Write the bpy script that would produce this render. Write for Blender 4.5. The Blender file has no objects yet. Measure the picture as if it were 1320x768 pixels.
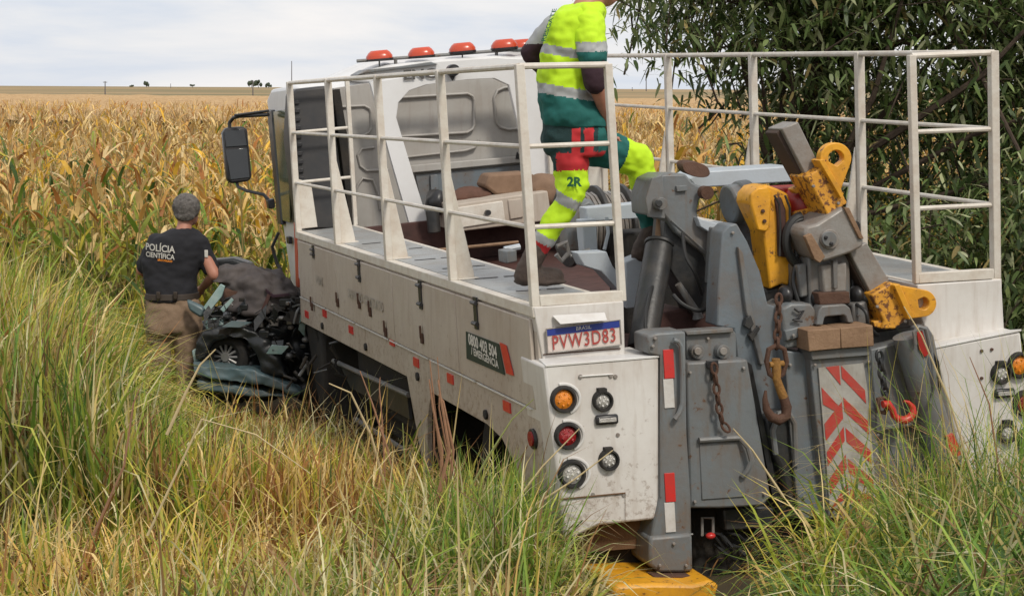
import bpy, bmesh, math, random
import numpy as np
from mathutils import Vector, Matrix, noise
random.seed(7); rng = np.random.default_rng(7)
SC = bpy.context.scene; COL = SC.collection
# ------------------------------------------------------------------ camera
CAMZ = 2.75
F_PX, CX, CY = 2200.0, 660.0, 384.0
M = np.array([[1, 0.006, 0], [0.0007, -0.1209, 0.9927], [0.006, -0.9926, -0.1209]])
_u = M[2] / np.linalg.norm(M[2]); _f = np.array([0, 0, 1.0]); _f -= _u * (_f @ _u); _f /= np.linalg.norm(_f)
_r = np.cross(_f, _u); _r = _r if _r[0] > 0 else -_r
M = np.array([_r, _f, _u]); CAM = np.array([0, 0, CAMZ])
cd = bpy.data.cameras.new('camera'); cam = bpy.data.objects.new('camera', cd); COL.objects.link(cam)
rt, up, bk = M @ [1, 0, 0], M @ [0, -1, 0], M @ [0, 0, -1]
cam.matrix_world = Matrix(((rt[0], up[0], bk[0], 0), (rt[1], up[1], bk[1], 0), (rt[2], up[2], bk[2], CAMZ), (0, 0, 0, 1)))
cd.sensor_width = 36; cd.lens = 36 * F_PX / 1320; cd.clip_start = .1; cd.clip_end = 6000
SC.camera = cam
# ------------------------------------------------------------------ sky, sun, exposure
SUN_EL, SUN_AZ = 50.0, 148.0          # azimuth clockwise from +Y (view direction)
w = bpy.data.worlds.new('World'); SC.world = w; w.use_nodes = True
nt = w.node_tree; nt.nodes.clear(); N = nt.nodes.new; L = nt.links.new
out = N('ShaderNodeOutputWorld'); bg = N('ShaderNodeBackground'); sky = N('ShaderNodeTexSky')
sky.sky_type = 'NISHITA'; sky.sun_disc = False; sky.sun_elevation = math.radians(SUN_EL); sky.sun_rotation = math.radians(SUN_AZ)
sky.dust_density = 3; bg.inputs['Strength'].default_value = .1
tc = N('ShaderNodeTexCoord'); mp = N('ShaderNodeMapping'); mp.inputs['Scale'].default_value = (1, 1, 5.5)
n1 = N('ShaderNodeTexNoise'); n1.inputs['Scale'].default_value = 4.2; n1.inputs['Detail'].default_value = 7; n1.inputs['Roughness'].default_value = .55; n1.inputs['Distortion'].default_value = .3
L(tc.outputs['Generated'], mp.inputs['Vector']); L(mp.outputs[0], n1.inputs['Vector'])
cr = N('ShaderNodeValToRGB'); e = cr.color_ramp.elements
e[0].position = .36; e[0].color = (7.2, 7.8, 8.8, 1); e[1].position = .66; e[1].color = (10.4, 10.0, 9.7, 1)
x_ = e.new(.5); x_.color = (8.9, 8.95, 9.15, 1)
mx = N('ShaderNodeMixRGB'); mx.inputs[0].default_value = .93
L(n1.outputs[0], cr.inputs[0]); L(sky.outputs[0], mx.inputs[1]); L(cr.outputs[0], mx.inputs[2])
L(mx.outputs[0], bg.inputs['Color']); L(bg.outputs[0], out.inputs['Surface'])
sl = bpy.data.lights.new('sun', 'SUN'); sl.energy = 2.1; sl.angle = math.radians(9); sl.color = (1, .93, .82)
so = bpy.data.objects.new('sun', sl); COL.objects.link(so)
a_, e_ = math.radians(SUN_AZ), math.radians(SUN_EL)
so.rotation_euler = Vector((math.sin(a_) * math.cos(e_), math.cos(a_) * math.cos(e_), math.sin(e_))).to_track_quat('Z', 'Y').to_euler()
SC.view_settings.view_transform = 'Standard'; SC.view_settings.look = 'None'; SC.view_settings.exposure = 0; SC.view_settings.gamma = 1
SC.cycles.max_bounces = 6; SC.cycles.transparent_max_bounces = 6
# ------------------------------------------------------------------ the lorry's own frame: X right, Y forward, Z up from its deck
R_ = np.array([[0.9739, -0.2252, -0.0275], [-0.0576, -0.1285, -0.99], [0.2194, 0.9658, -0.1381]])
U_, _, V_ = np.linalg.svd(R_); R_ = U_ @ V_; t_ = np.array([1.3207, -0.026, 8.596])
def T(q):                       # lorry frame -> world (the body is slightly racked and twisted)
    q = np.atleast_2d(np.asarray(q, float)); s = (q[:, 0] + 1.25) / 2.5; s = np.clip(s, 0, 1)
    a = -.0189 + .0269 * s; b = -.1078 + .0104 * s; c = .1695 - .126 * s
    z = np.maximum(q[:, 2], -1.6)
    v = np.stack([q[:, 0] + b * q[:, 1], q[:, 1] + c * z, q[:, 2] + a * q[:, 1]], 1)
    return (v @ R_.T + t_) @ M.T + CAM
def IDT(q): return np.atleast_2d(np.asarray(q, float))
def pix(wd):
    c = (wd - CAM) @ M
    return np.stack([CX + F_PX * c[:, 0] / c[:, 2], CY + F_PX * c[:, 1] / c[:, 2]], 1)
_AX = {'X': 0, 'Y': 1, 'Z': 2}
def P(px, py, Y=None, X=None, Z=None):      # point of the lorry on its own plane X, Y or Z
    n, v = ('Y', Y) if Y is not None else (('X', X) if X is not None else ('Z', Z))
    q = np.zeros(3); q[_AX[n]] = v; fr = [i for i in range(3) if i != _AX[n]]
    for _ in range(7):
        tri = np.array([q, q, q]); tri[1, fr[0]] += 1e-4; tri[2, fr[1]] += 1e-4
        p = pix(T(tri)); J = np.stack([(p[1] - p[0]) / 1e-4, (p[2] - p[0]) / 1e-4], 1)
        q[fr] -= np.linalg.solve(J, p[0] - [px, py])
    return q
def W(px, py, d):                           # world point at distance d along the view axis
    return M @ np.array([(px - CX) / F_PX * d, (py - CY) / F_PX * d, d]) + CAM
# ------------------------------------------------------------------ materials
MATS = {}
def mat(name, col, rough=.5, metal=0., dirt=None, amt=.45, scale=5., bump=0., bscale=60., chips=None, streak=False, emit=None, spec=.5, chipamt=.52, edge=None, mud=None):
    m = bpy.data.materials.new(name); m.use_nodes = True; nt = m.node_tree; N = nt.nodes.new; L = nt.links.new
    b = nt.nodes['Principled BSDF']; b.inputs['Base Color'].default_value = (*col, 1)
    b.inputs['Roughness'].default_value = rough; b.inputs['Metallic'].default_value = metal; b.inputs['Specular IOR Level'].default_value = spec
    tc = N('ShaderNodeTexCoord'); src = None
    def ramp(fac, p0, p1):
        r = N('ShaderNodeMapRange'); r.inputs[1].default_value = p0; r.inputs[2].default_value = p1; L(fac, r.inputs[0]); return r.outputs[0]
    def nz(sc, det=6, vec=None, ro=.6):
        n = N('ShaderNodeTexNoise'); n.inputs['Scale'].default_value = sc; n.inputs['Detail'].default_value = det; n.inputs['Roughness'].default_value = ro
        L(vec or tc.outputs['Object'], n.inputs['Vector']); return n.outputs[0]
    def mix(f, a, bcol):
        x = N('ShaderNodeMixRGB'); L(f, x.inputs[0])
        if a is None: x.inputs[1].default_value = (*col, 1)
        else: L(a, x.inputs[1])
        x.inputs[2].default_value = (*bcol, 1); return x.outputs[0]
    if dirt:
        mu = N('ShaderNodeMath'); mu.operation = 'MULTIPLY'; mu.inputs[1].default_value = amt
        L(ramp(nz(scale, 9, ro=.68), .40, .72), mu.inputs[0]); src = mix(mu.outputs[0], src, dirt)
        if streak:
            mp = N('ShaderNodeMapping'); mp.inputs['Scale'].default_value = (1, 1, .09); L(tc.outputs['Object'], mp.inputs[0])
            m2 = N('ShaderNodeMath'); m2.operation = 'MULTIPLY'; m2.inputs[1].default_value = amt * .8
            L(ramp(nz(22, 5, mp.outputs[0]), .52, .72), m2.inputs[0]); src = mix(m2.outputs[0], src, dirt)
    if chips: src = mix(ramp(nz(scale * 4, 5, ro=.7), chipamt, chipamt + .05), src, chips)
    if mud:       # dried spatter thrown up from the wheels, thicker low down on the panel
        sp_ = N('ShaderNodeSeparateXYZ'); L(tc.outputs['Object'], sp_.inputs[0]); h_ = ramp(sp_.outputs[2], mud[1], mud[0])
        q1 = N('ShaderNodeMath'); q1.operation = 'MULTIPLY_ADD'; q1.inputs[1].default_value = .15; L(h_, q1.inputs[0]); L(nz(26, 8, ro=.75), q1.inputs[2])
        q2 = N('ShaderNodeMath'); q2.operation = 'MULTIPLY'; q2.inputs[1].default_value = .5; L(ramp(q1.outputs[0], .66, .74), q2.inputs[0]); src = mix(q2.outputs[0], src, (.21, .135, .085))
    if edge:      # paint rubbed off along edges and corners
        g = N('ShaderNodeNewGeometry'); p_ = ramp(g.outputs['Pointiness'], .515, .60); q_ = N('ShaderNodeMath'); q_.operation = 'MULTIPLY'; L(p_, q_.inputs[0]); L(ramp(nz(scale * 5, 5, ro=.7), .42, .56), q_.inputs[1]); src = mix(q_.outputs[0], src, edge)
    if src is not None: L(src, b.inputs['Base Color'])
    rr = N('ShaderNodeMapRange'); rr.inputs[3].default_value = max(0, rough - .12); rr.inputs[4].default_value = min(1, rough + .15)
    L(nz(scale * 2, 4), rr.inputs[0]); L(rr.outputs[0], b.inputs['Roughness'])
    if bump:
        bp = N('ShaderNodeBump'); bp.inputs['Strength'].default_value = bump; bp.inputs['Distance'].default_value = .01
        L(nz(bscale, 4), bp.inputs['Height']); L(bp.outputs[0], b.inputs['Normal'])
    if emit: b.inputs['Emission Color'].default_value = (*emit, 1); b.inputs['Emission Strength'].default_value = .5
    MATS[name] = m; return m
DUST = (.30, .21, .14)
mat('white_paint', (.66, .635, .60), .42, dirt=DUST, amt=.34, scale=2.6, bump=.12, bscale=9, streak=True, mud=(.55, 1.2))
mat('shaded_white', (.47, .41, .345), .55, dirt=(.27, .185, .125), amt=.42, scale=2.2, bump=.15, bscale=7, streak=True, mud=(.85, 1.45))  # dirty body white with the flank's shade mixed into the base colour
mat('rail_paint', (.66, .62, .55), .45, dirt=(.33, .2, .11), amt=.4, scale=9, bump=.2, bscale=40)
mat('trim_white', (.68, .67, .65), .4, dirt=DUST, amt=.3, scale=6)
mat('cab_grey', (.40, .385, .36), .5, dirt=(.24, .19, .15), amt=.35, scale=2.5, bump=.1, bscale=10, streak=True)
mat('cab_white', (.72, .72, .72), .35, dirt=(.4, .36, .3), amt=.2, scale=3)
mat('deck_alloy', (.40, .42, .425), .38, .35, dirt=(.27, .22, .17), amt=.6, scale=4, bump=.6, bscale=90)
mat('steel_grey', (.155, .17, .178), .42, .0, dirt=(.15, .105, .07), amt=.72, scale=4, bump=.2, bscale=25, streak=True, chips=(.12, .06, .03), chipamt=.635, mud=(.2, 1.1))
mat('steel_blue', (.15, .178, .20), .4, .0, dirt=(.15, .11, .08), amt=.7, scale=5, bump=.2, bscale=25, chips=(.1, .05, .03), chipamt=.635)
mat('steel_light', (.46, .51, .56), .4, .0, dirt=(.3, .28, .25), amt=.3, scale=5, bump=.1)
mat('steel_dark', (.024, .026, .028), .4, .0, dirt=(.10, .08, .06), amt=.4, scale=6, bump=.2, bscale=30)
mat('bare_steel', (.27, .255, .235), .42, .1, dirt=(.16, .09, .05), amt=.6, scale=8, bump=.2, bscale=50)
mat('rust', (.095, .046, .028), .85, dirt=(.06, .03, .02), amt=.8, scale=14, bump=.5, bscale=80)
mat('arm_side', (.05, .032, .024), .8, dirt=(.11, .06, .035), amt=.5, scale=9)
mat('rust_orange', (.34, .17, .035), .8, dirt=(.10, .045, .02), amt=.8, scale=18, bump=.5, bscale=80)
mat('rust_wood', (.27, .165, .095), .75, dirt=(.14, .075, .04), amt=.7, scale=9, bump=.4, bscale=60)
mat('bed_red', (.085, .035, .028), .7, dirt=(.03, .015, .013), amt=.8, scale=5, bump=.3, bscale=30)
mat('yellow_paint', (.78, .37, .02), .42, dirt=(.32, .13, .02), amt=.6, scale=7, bump=.25, bscale=30, chips=(.14, .06, .025), chipamt=.60)
mat('yellow_worn', (.72, .34, .03), .5, dirt=(.35, .14, .03), amt=.6, scale=8, bump=.3, bscale=40, chips=(.16, .06, .02), chipamt=.51)
mat('red_paint', (.38, .02, .015), .35, dirt=(.12, .02, .01), amt=.5, scale=10)
mat('hook_red', (.55, .03, .02), .35, dirt=(.2, .03, .02), amt=.5, scale=20)
mat('reflector_red', (.60, .035, .03), .3, dirt=(.3, .05, .04), amt=.4, scale=25)
mat('reflector_white', (.62, .60, .57), .3, dirt=(.35, .28, .22), amt=.4, scale=20)
mat('board_white', (.40, .385, .35), .4, dirt=(.2, .16, .12), amt=.55, scale=12, streak=True)
mat('board_red', (.46, .04, .03), .4, dirt=(.25, .16, .12), amt=.45, scale=16)
mat('rubber', (.016, .015, .015), .8, dirt=(.06, .048, .035), amt=.5, scale=7, bump=.4)
mat('black_plastic', (.018, .018, .02), .35, dirt=(.06, .05, .045), amt=.4, scale=6)
mat('duct_black', (.03, .031, .034), .45, dirt=(.085, .072, .062), amt=.5, scale=5)
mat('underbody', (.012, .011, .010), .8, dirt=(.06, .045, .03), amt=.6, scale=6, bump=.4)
mat('mud_flap', (.16, .085, .04), .9, dirt=(.06, .035, .02), amt=.7, scale=8, bump=.4)
mat('beacon_red', (.60, .075, .03), .22, dirt=(.4, .08, .04), amt=.3, scale=8)
mat('lens_orange', (.85, .27, .02), .2, dirt=(.45, .14, .02), amt=.4, scale=40, bump=.4, bscale=260)
mat('lens_red', (.33, .012, .015), .18, dirt=(.12, .01, .01), amt=.5, scale=40, bump=.4, bscale=260)
mat('lens_clear', (.46, .44, .41), .15, .1, dirt=(.2, .18, .15), amt=.6, scale=60, bump=.5, bscale=200)
mat('led_dot', (.75, .73, .70), .15)
mat('glass_dark', (.012, .014, .015), .06, spec=.8)
mat('glass_green', (.10, .12, .07), .1, spec=.8)
mat('sign_green', (.012, .028, .013), .7, dirt=(.06, .06, .04), amt=.4, scale=10)
mat('print_white', (.60, .58, .53), .5)
mat('print_faint', (.30, .27, .23), .6, dirt=(.5, .45, .38), amt=.8, scale=30)
mat('print_dark', (.07, .065, .06), .5)
mat('plate_blue', (.015, .035, .24), .35)
mat('plate_white', (.66, .58, .53), .4, dirt=(.5, .36, .3), amt=.4, scale=20)
mat('plate_red', (.36, .05, .04), .4)
mat('panel_orange', (.55, .10, .05), .5)
mat('hose', (.02, .02, .02), .5)
mat('cardboard', (.24, .15, .095), .85, dirt=(.12, .07, .045), amt=.5, scale=8)
mat('brown_cloth', (.13, .06, .04), .9, dirt=(.05, .03, .02), amt=.6, scale=8, bump=.5)
mat('skin', (.48, .22, .15), .5, dirt=(.36, .14, .09), amt=.5, scale=12)
mat('hair_grey', (.10, .09, .085), .9, dirt=(.24, .22, .2), amt=.9, scale=30, bump=1, bscale=160)
mat('hair_dark', (.03, .02, .015), .9, bump=1, bscale=120)
mat('shirt_black', (.012, .012, .016), .9, dirt=(.025, .025, .03), amt=.6, scale=6, bump=.3, bscale=20)
mat('khaki', (.255, .175, .115), .92, dirt=(.17, .11, .07), amt=.6, scale=8, bump=.5, bscale=24)
mat('belt', (.04, .028, .02), .6)
mat('hivis', (.56, .86, .015), .75, dirt=(.42, .66, .01), amt=.5, scale=8, bump=.3, bscale=16)
mat('hivis_grey', (.36, .37, .37), .5, dirt=(.26, .27, .27), amt=.6, scale=14)
mat('teal_cloth', (.012, .13, .115), .85, dirt=(.008, .07, .065), amt=.6, scale=7, bump=.4, bscale=18)
mat('dark_teal', (.012, .045, .045), .9, dirt=(.01, .02, .02), amt=.6, scale=7, bump=.4)
mat('red_cloth', (.52, .025, .03), .8, dirt=(.34, .015, .02), amt=.5, scale=10)
mat('maroon_sleeve', (.035, .014, .022), .85, bump=.3)
mat('boot', (.05, .035, .028), .7, dirt=(.13, .09, .07), amt=.6, scale=20, bump=.4)
mat('logo_green', (.02, .13, .05), .7)
mat('car_teal', (.085, .135, .15), .4, .0, dirt=(.12, .12, .1), amt=.5, scale=6, bump=.25, bscale=14)
mat('car_shard', (.22, .33, .32), .3, dirt=(.5, .55, .52), amt=.5, scale=12)
mat('car_dark', (.013, .016, .018), .35, dirt=(.05, .045, .04), amt=.5, scale=9, bump=.4, bscale=20)
mat('tarp', (.065, .055, .053), .8, dirt=(.14, .115, .105), amt=.6, scale=5, bump=.8, bscale=9)
mat('alloy', (.25, .245, .24), .35, .3, dirt=(.13, .12, .1), amt=.5, scale=15)
mat('bark', (.05, .033, .022), .9, dirt=(.12, .085, .06), amt=.6, scale=12, bump=1, bscale=30)
mat('pole_grey', (.12, .11, .11), .8)
mat('distant_leaf', (.045, .06, .035), .9)
mat('distant_wall', (.42, .40, .38), .8)
def leafmat(name, trans=.3, rough=.55):
    m = bpy.data.materials.new(name); m.use_nodes = True; nt = m.node_tree; N = nt.nodes.new; L = nt.links.new
    nt.nodes.clear(); o = N('ShaderNodeOutputMaterial'); at = N('ShaderNodeAttribute'); at.attribute_name = 'col'
    b = N('ShaderNodeBsdfPrincipled'); b.inputs['Roughness'].default_value = rough; b.inputs['Specular IOR Level'].default_value = .35
    tr = N('ShaderNodeBsdfTranslucent'); ms = N('ShaderNodeMixShader'); ms.inputs[0].default_value = trans
    L(at.outputs['Color'], b.inputs['Base Color']); L(at.outputs['Color'], tr.inputs['Color'])
    L(b.outputs[0], ms.inputs[1]); L(tr.outputs[0], ms.inputs[2]); L(ms.outputs[0], o.inputs[0]); MATS[name] = m
leafmat('blade', .28); leafmat('corn_leaf', .3, .5); leafmat('tree_leaf', .26, .36)
# ------------------------------------------------------------------ mesh builder
class B:
    def __init__(s): s.v = []; s.f = []; s.m = []
    def add(s, vs, fs, m=0):
        o = len(s.v); s.v.extend([tuple(map(float, p)) for p in vs]); s.f.extend([tuple(i + o for i in f) for f in fs]); s.m.extend([m] * len(fs)); return s
    def box(s, x0, x1, y0, y1, z0, z1, m=0, nx=1, ny=1):
        if ny > 1:
            vs = []; fs = []
            for j in range(ny + 1):
                y = y0 + (y1 - y0) * j / ny; vs += [(x0, y, z0), (x1, y, z0), (x1, y, z1), (x0, y, z1)]
            for j in range(ny):
                for k in range(4): fs.append((j * 4 + k, j * 4 + (k + 1) % 4, j * 4 + 4 + (k + 1) % 4, j * 4 + 4 + k))
            fs += [(0, 1, 2, 3), (ny * 4 + 3, ny * 4 + 2, ny * 4 + 1, ny * 4)]
            return s.add(vs, fs, m)
        return s.add([(x0, y0, z0), (x1, y0, z0), (x1, y1, z0), (x0, y1, z0), (x0, y0, z1), (x1, y0, z1), (x1, y1, z1), (x0, y1, z1)],
                     [(0, 3, 2, 1), (4, 5, 6, 7), (0, 1, 5, 4), (1, 2, 6, 5), (2, 3, 7, 6), (3, 0, 4, 7)], m)
    def prism(s, pts, off, m=0):
        pts = [np.array(p, float) for p in pts]; n = len(pts); off = np.array(off, float)
        return s.add(pts + [p + off for p in pts], [tuple(range(n)), tuple(range(2 * n - 1, n - 1, -1))] + [(i, i + n, (i + 1) % n + n, (i + 1) % n) for i in range(n)], m)
    def pp(s, px, Y, th, m=0):        # outline at plane Y, real thickness th forward
        return s.prism([P(x, y, Y=Y) for x, y in px], (0, th, 0), m)
    def ring(s, outer, inner, off, m=0, closed=False):
        o = [np.array(p, float) for p in outer]; i_ = [np.array(p, float) for p in inner]; n = len(o); off = np.array(off, float)
        vs = o + i_ + [p + off for p in o] + [p + off for p in i_]; fs = []
        for k in range(n if closed else n - 1):
            j = (k + 1) % n
            fs += [(k, j, n + j, n + k), (2 * n + k, 3 * n + k, 3 * n + j, 2 * n + j), (k, 2 * n + k, 2 * n + j, j), (n + k, n + j, 3 * n + j, 3 * n + k)]
        if not closed: fs += [(0, n, 3 * n, 2 * n), (n - 1, 3 * n - 1, 4 * n - 1, 2 * n - 1)]
        return s.add(vs, fs, m)
    def tube(s, pts, r, n=8, m=0, cap=True, flat=1., closed=False):
        pts = [np.array(p, float) for p in pts]; k = len(pts); rs = list(r) if hasattr(r, '__len__') else [r] * k
        vs = []; prev = None
        for i, p in enumerate(pts):
            if closed: d = pts[(i + 1) % k] - pts[i - 1]
            else: d = pts[min(i + 1, k - 1)] - pts[max(i - 1, 0)]
            d = d / (np.linalg.norm(d) + 1e-9)
            if prev is None:
                a = np.array([0, 0, 1.]) if abs(d[2]) < .9 else np.array([1., 0, 0])
                u = np.cross(d, a)
            else: u = prev - d * (prev @ d)
            u /= np.linalg.norm(u) + 1e-9; prev = u; v = np.cross(d, u)
            for j in range(n):
                t = 2 * math.pi * j / n; vs.append(p + rs[i] * (math.cos(t) * u + math.sin(t) * v * flat))
        fs = []
        for i in range(k if closed else k - 1):
            i2 = (i + 1) % k
            for j in range(n): fs.append((i * n + j, i * n + (j + 1) % n, i2 * n + (j + 1) % n, i2 * n + j))
        if cap and not closed: fs += [tuple(range(n - 1, -1, -1)), tuple(range((k - 1) * n, k * n))]
        return s.add(vs, fs, m)
    def cyl(s, a, b, r, n=20, m=0): return s.tube([a, b], r, n, m)
    def disc(s, c, ax, r, h, n=24, m=0):
        c = np.array(c, float); ax = np.array(ax, float); return s.tube([c, c + ax * h], r, n, m)
    def ell(s, c, r, n=12, k=8, m=0, rot=None):
        c = np.array(c, float); vs = [(0, 0, -1)]
        for i in range(1, k):
            t = math.pi * i / k - math.pi / 2
            for j in range(n): vs.append((math.cos(t) * math.cos(2 * math.pi * j / n), math.cos(t) * math.sin(2 * math.pi * j / n), math.sin(t)))
        vs.append((0, 0, 1)); vs = np.array(vs) * np.array(r)
        if rot is not None: vs = vs @ np.array(rot).T
        fs = [(0, 1 + (j + 1) % n, 1 + j) for j in range(n)]
        for i in range(k - 2):
            for j in range(n): fs.append((1 + i * n + j, 1 + i * n + (j + 1) % n, 1 + (i + 1) * n + (j + 1) % n, 1 + (i + 1) * n + j))
        e = len(vs) - 1; fs += [(e, 1 + (k - 2) * n + j, 1 + (k - 2) * n + (j + 1) % n) for j in range(n)]
        return s.add(vs + c, fs, m)
    def cone(s, a, b, ra, rb, n=12, m=0, caps=3):   # limb piece with round ends
        a, b = np.array(a, float), np.array(b, float); d = (b - a); l = np.linalg.norm(d); d /= l + 1e-9; pts = []; rs = []
        for k in range(caps, 0, -1): t = k / caps * math.pi / 2 * .96; pts.append(a - d * ra * math.sin(t)); rs.append(ra * math.cos(t))
        pts += [a, b]; rs += [ra, rb]
        for k in range(1, caps + 1): t = k / caps * math.pi / 2 * .96; pts.append(b + d * rb * math.sin(t)); rs.append(rb * math.cos(t))
        return s.tube(pts, rs, n, m)
    def loft(s, secs, n=20, m=0):                     # secs: (centre, half vec U, half vec V)
        vs = [];
        for c, U, V in secs:
            for j in range(n):
                t = 2 * math.pi * j / n; cc, ss = math.cos(t), math.sin(t)
                cc = math.copysign(abs(cc) ** .85, cc); ss = math.copysign(abs(ss) ** .85, ss)
                vs.append(np.array(c, float) + np.array(U) * cc + np.array(V) * ss)
        fs = []; k = len(secs)
        for i in range(k - 1):
            for j in range(n): fs.append((i * n + j, i * n + (j + 1) % n, (i + 1) * n + (j + 1) % n, (i + 1) * n + j))
        fs += [tuple(range(n - 1, -1, -1)), tuple(range((k - 1) * n, k * n))]
        return s.add(vs, fs, m)
    def build(s, name, mats, parent=None, bev=0., smooth=35, xf=T, label=None):
        base = np.array(parent['_base']) if parent is not None and '_base' in parent else np.zeros(3)
        me = bpy.data.meshes.new(name); vs = xf(np.array(s.v)) - base
        me.from_pydata([tuple(p) for p in vs], [], s.f)
        for mm in ([mats] if isinstance(mats, str) else mats): me.materials.append(MATS[mm])
        me.polygons.foreach_set('material_index', s.m)
        bm = bmesh.new(); bm.from_mesh(me); bmesh.ops.recalc_face_normals(bm, faces=bm.faces); bm.to_mesh(me); bm.free()
        if smooth:
            me.polygons.foreach_set('use_smooth', [True] * len(me.polygons)); me.set_sharp_from_angle(angle=math.radians(smooth))
        o = bpy.data.objects.new(name, me); COL.objects.link(o); o.parent = parent
        o['_base'] = tuple(base)
        if label: o['label'] = label
        if bev:
            md = o.modifiers.new('bevel', 'BEVEL'); md.width = bev; md.segments = 2; md.limit_method = 'ANGLE'; md.angle_limit = math.radians(35)
        return o
def thing(name, label, cat, base, group=None):
    o = bpy.data.objects.new(name, None); COL.objects.link(o); o.location = tuple(base); o.empty_display_size = .2
    o['label'] = label; o['category'] = cat; o['_base'] = tuple(float(x) for x in base)
    if group: o['group'] = group
    return o
def tag(o, label, cat, group=None):
    o['label'] = label; o['category'] = cat
    if group: o['group'] = group
    return o
def rebase(o):                     # a one-mesh thing: put its origin at its own base
    me = o.data; n = len(me.vertices); a = np.zeros(n * 3); me.vertices.foreach_get('co', a); a = a.reshape(-1, 3)
    c = np.array([a[:, 0].mean(), a[:, 1].mean(), a[:, 2].min()]); a -= c; me.vertices.foreach_set('co', a.ravel()); o.location = tuple(c); me.update(); return o
def textB(txt, size, org, U, V, Nn, th=.002, bold=.0, sx=1., font_space=1.):
    cu = bpy.data.curves.new('t', 'FONT'); cu.body = txt; cu.size = size; cu.offset = bold; cu.resolution_u = 3; cu.space_character = font_space
    cu.align_x = 'CENTER'; cu.align_y = 'CENTER'
    to = bpy.data.objects.new('t', cu); COL.objects.link(to); bpy.context.view_layer.update()
    me = bpy.data.meshes.new_from_object(to.evaluated_get(bpy.context.evaluated_depsgraph_get()))
    b = B(); org, U, V, Nn = (np.array(k, float) for k in (org, U, V, Nn))
    vs = [org + U * v.co.x * sx + V * v.co.y + Nn * th for v in me.vertices]
    b.add(vs, [tuple(p.vertices) for p in me.polygons]); bpy.data.objects.remove(to); bpy.data.meshes.remove(me); return b
def unit(v): v = np.array(v, float); return v / np.linalg.norm(v)
# ------------------------------------------------------------------ ground
def fbm(x, y, s=1.): return noise.noise(Vector((x * s, y * s, 3.1)))
def gz(x, y):                      # height of the ground
    z = .05
    if y < 14: z = .05 + .05 * (14 - y)
    if y < 6: z += .14 * (6 - y)
    if x > .9 and y < 8.3: z += .22 * min(1, (x - .9) / 1.2) * min(1, (8.3 - y) / 1.2)
    return z + .05 * fbm(x, y, .8)
def gza(x, y):
    z = np.full(x.shape, .05); z += np.where(y < 14, .05 * (14 - y), 0); z += np.where(y < 6, .14 * (6 - y), 0)
    z += np.where((x > .9) & (y < 8.3), .22 * np.clip((x - .9) / 1.2, 0, 1) * np.clip((8.3 - y) / 1.2, 0, 1), 0)
    return z + .03 * np.sin(x * 2.1 + y) * np.cos(y * 1.7)
def far_z(y):
    if y < 240: return 0
    t = min(1, (y - 240) / 900); t = t * t * (3 - 2 * t); return -1.5 * math.sin(min(1, (y - 240) / 150) * math.pi) * (1 if y < 390 else 0) + t * 3.6
ys = [0, 1, 2, 3, 4, 5, 6, 7, 8, 9, 10, 11, 12, 13, 14, 16, 20, 30, 50, 80, 120, 180, 240, 280, 330, 390, 460, 560, 700, 850, 1000, 1140, 1600, 4000]
ys = [-60, -10] + ys; xs_ = np.linspace(-1, 1, 41); vs = []; fs = []
for y in ys:
    hw = max(40, abs(y) * 1.2 + 30)
    for u in xs_:
        uu = math.copysign(abs(u) ** 1.8, u); x = uu * hw; vs.append((x, y, (gz(x, y) if y <= 16 else .05) + far_z(y) - .03 + (.25 * math.sin(x * .004) if y > 600 else 0) * min(1, max(0, (y - 600) / 300))))
n_ = len(xs_)
for j in range(len(ys) - 1):
    for i in range(n_ - 1): fs.append((j * n_ + i, j * n_ + i + 1, (j + 1) * n_ + i + 1, (j + 1) * n_ + i))
m = bpy.data.materials.new('soil'); m.use_nodes = True; nt = m.node_tree; Nn = nt.nodes.new; Ln = nt.links.new; b_ = nt.nodes['Principled BSDF']; b_.inputs['Roughness'].default_value = .95
g_ = Nn('ShaderNodeNewGeometry'); sp = Nn('ShaderNodeSeparateXYZ'); Ln(g_.outputs['Position'], sp.inputs[0])
mr = Nn('ShaderNodeMapRange'); mr.inputs[1].default_value = 200; mr.inputs[2].default_value = 300; Ln(sp.outputs[1], mr.inputs[0])
nn = Nn('ShaderNodeTexNoise'); nn.inputs['Scale'].default_value = 3; nn.inputs['Detail'].default_value = 8; Ln(g_.outputs['Position'], nn.inputs['Vector'])
c1 = Nn('ShaderNodeValToRGB'); c1.color_ramp.elements[0].color = (.03, .022, .012, 1); c1.color_ramp.elements[1].color = (.10, .075, .035, 1); Ln(nn.outputs[0], c1.inputs[0])
mp = Nn('ShaderNodeMapping'); mp.inputs['Scale'].default_value = (.004, .012, 0); Ln(g_.outputs['Position'], mp.inputs[0])
n2 = Nn('ShaderNodeTexNoise'); n2.inputs['Scale'].default_value = 1.4; n2.inputs['Detail'].default_value = 9; Ln(mp.outputs[0], n2.inputs['Vector'])
c2 = Nn('ShaderNodeValToRGB'); el = c2.color_ramp.elements; el[0].position = .36; el[0].color = (.17, .145, .06, 1); el[1].position = .64; el[1].color = (.36, .235, .11, 1)
Ln(n2.outputs[0], c2.inputs[0]); mm = Nn('ShaderNodeMixRGB'); Ln(mr.outputs[0], mm.inputs[0]); Ln(c1.outputs[0], mm.inputs[1]); Ln(c2.outputs[0], mm.inputs[2]); Ln(mm.outputs[0], b_.inputs['Base Color'])
MATS['soil'] = m
o = B().add(vs, fs).build('ground', 'soil', xf=IDT, smooth=60); o['kind'] = 'structure'
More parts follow.
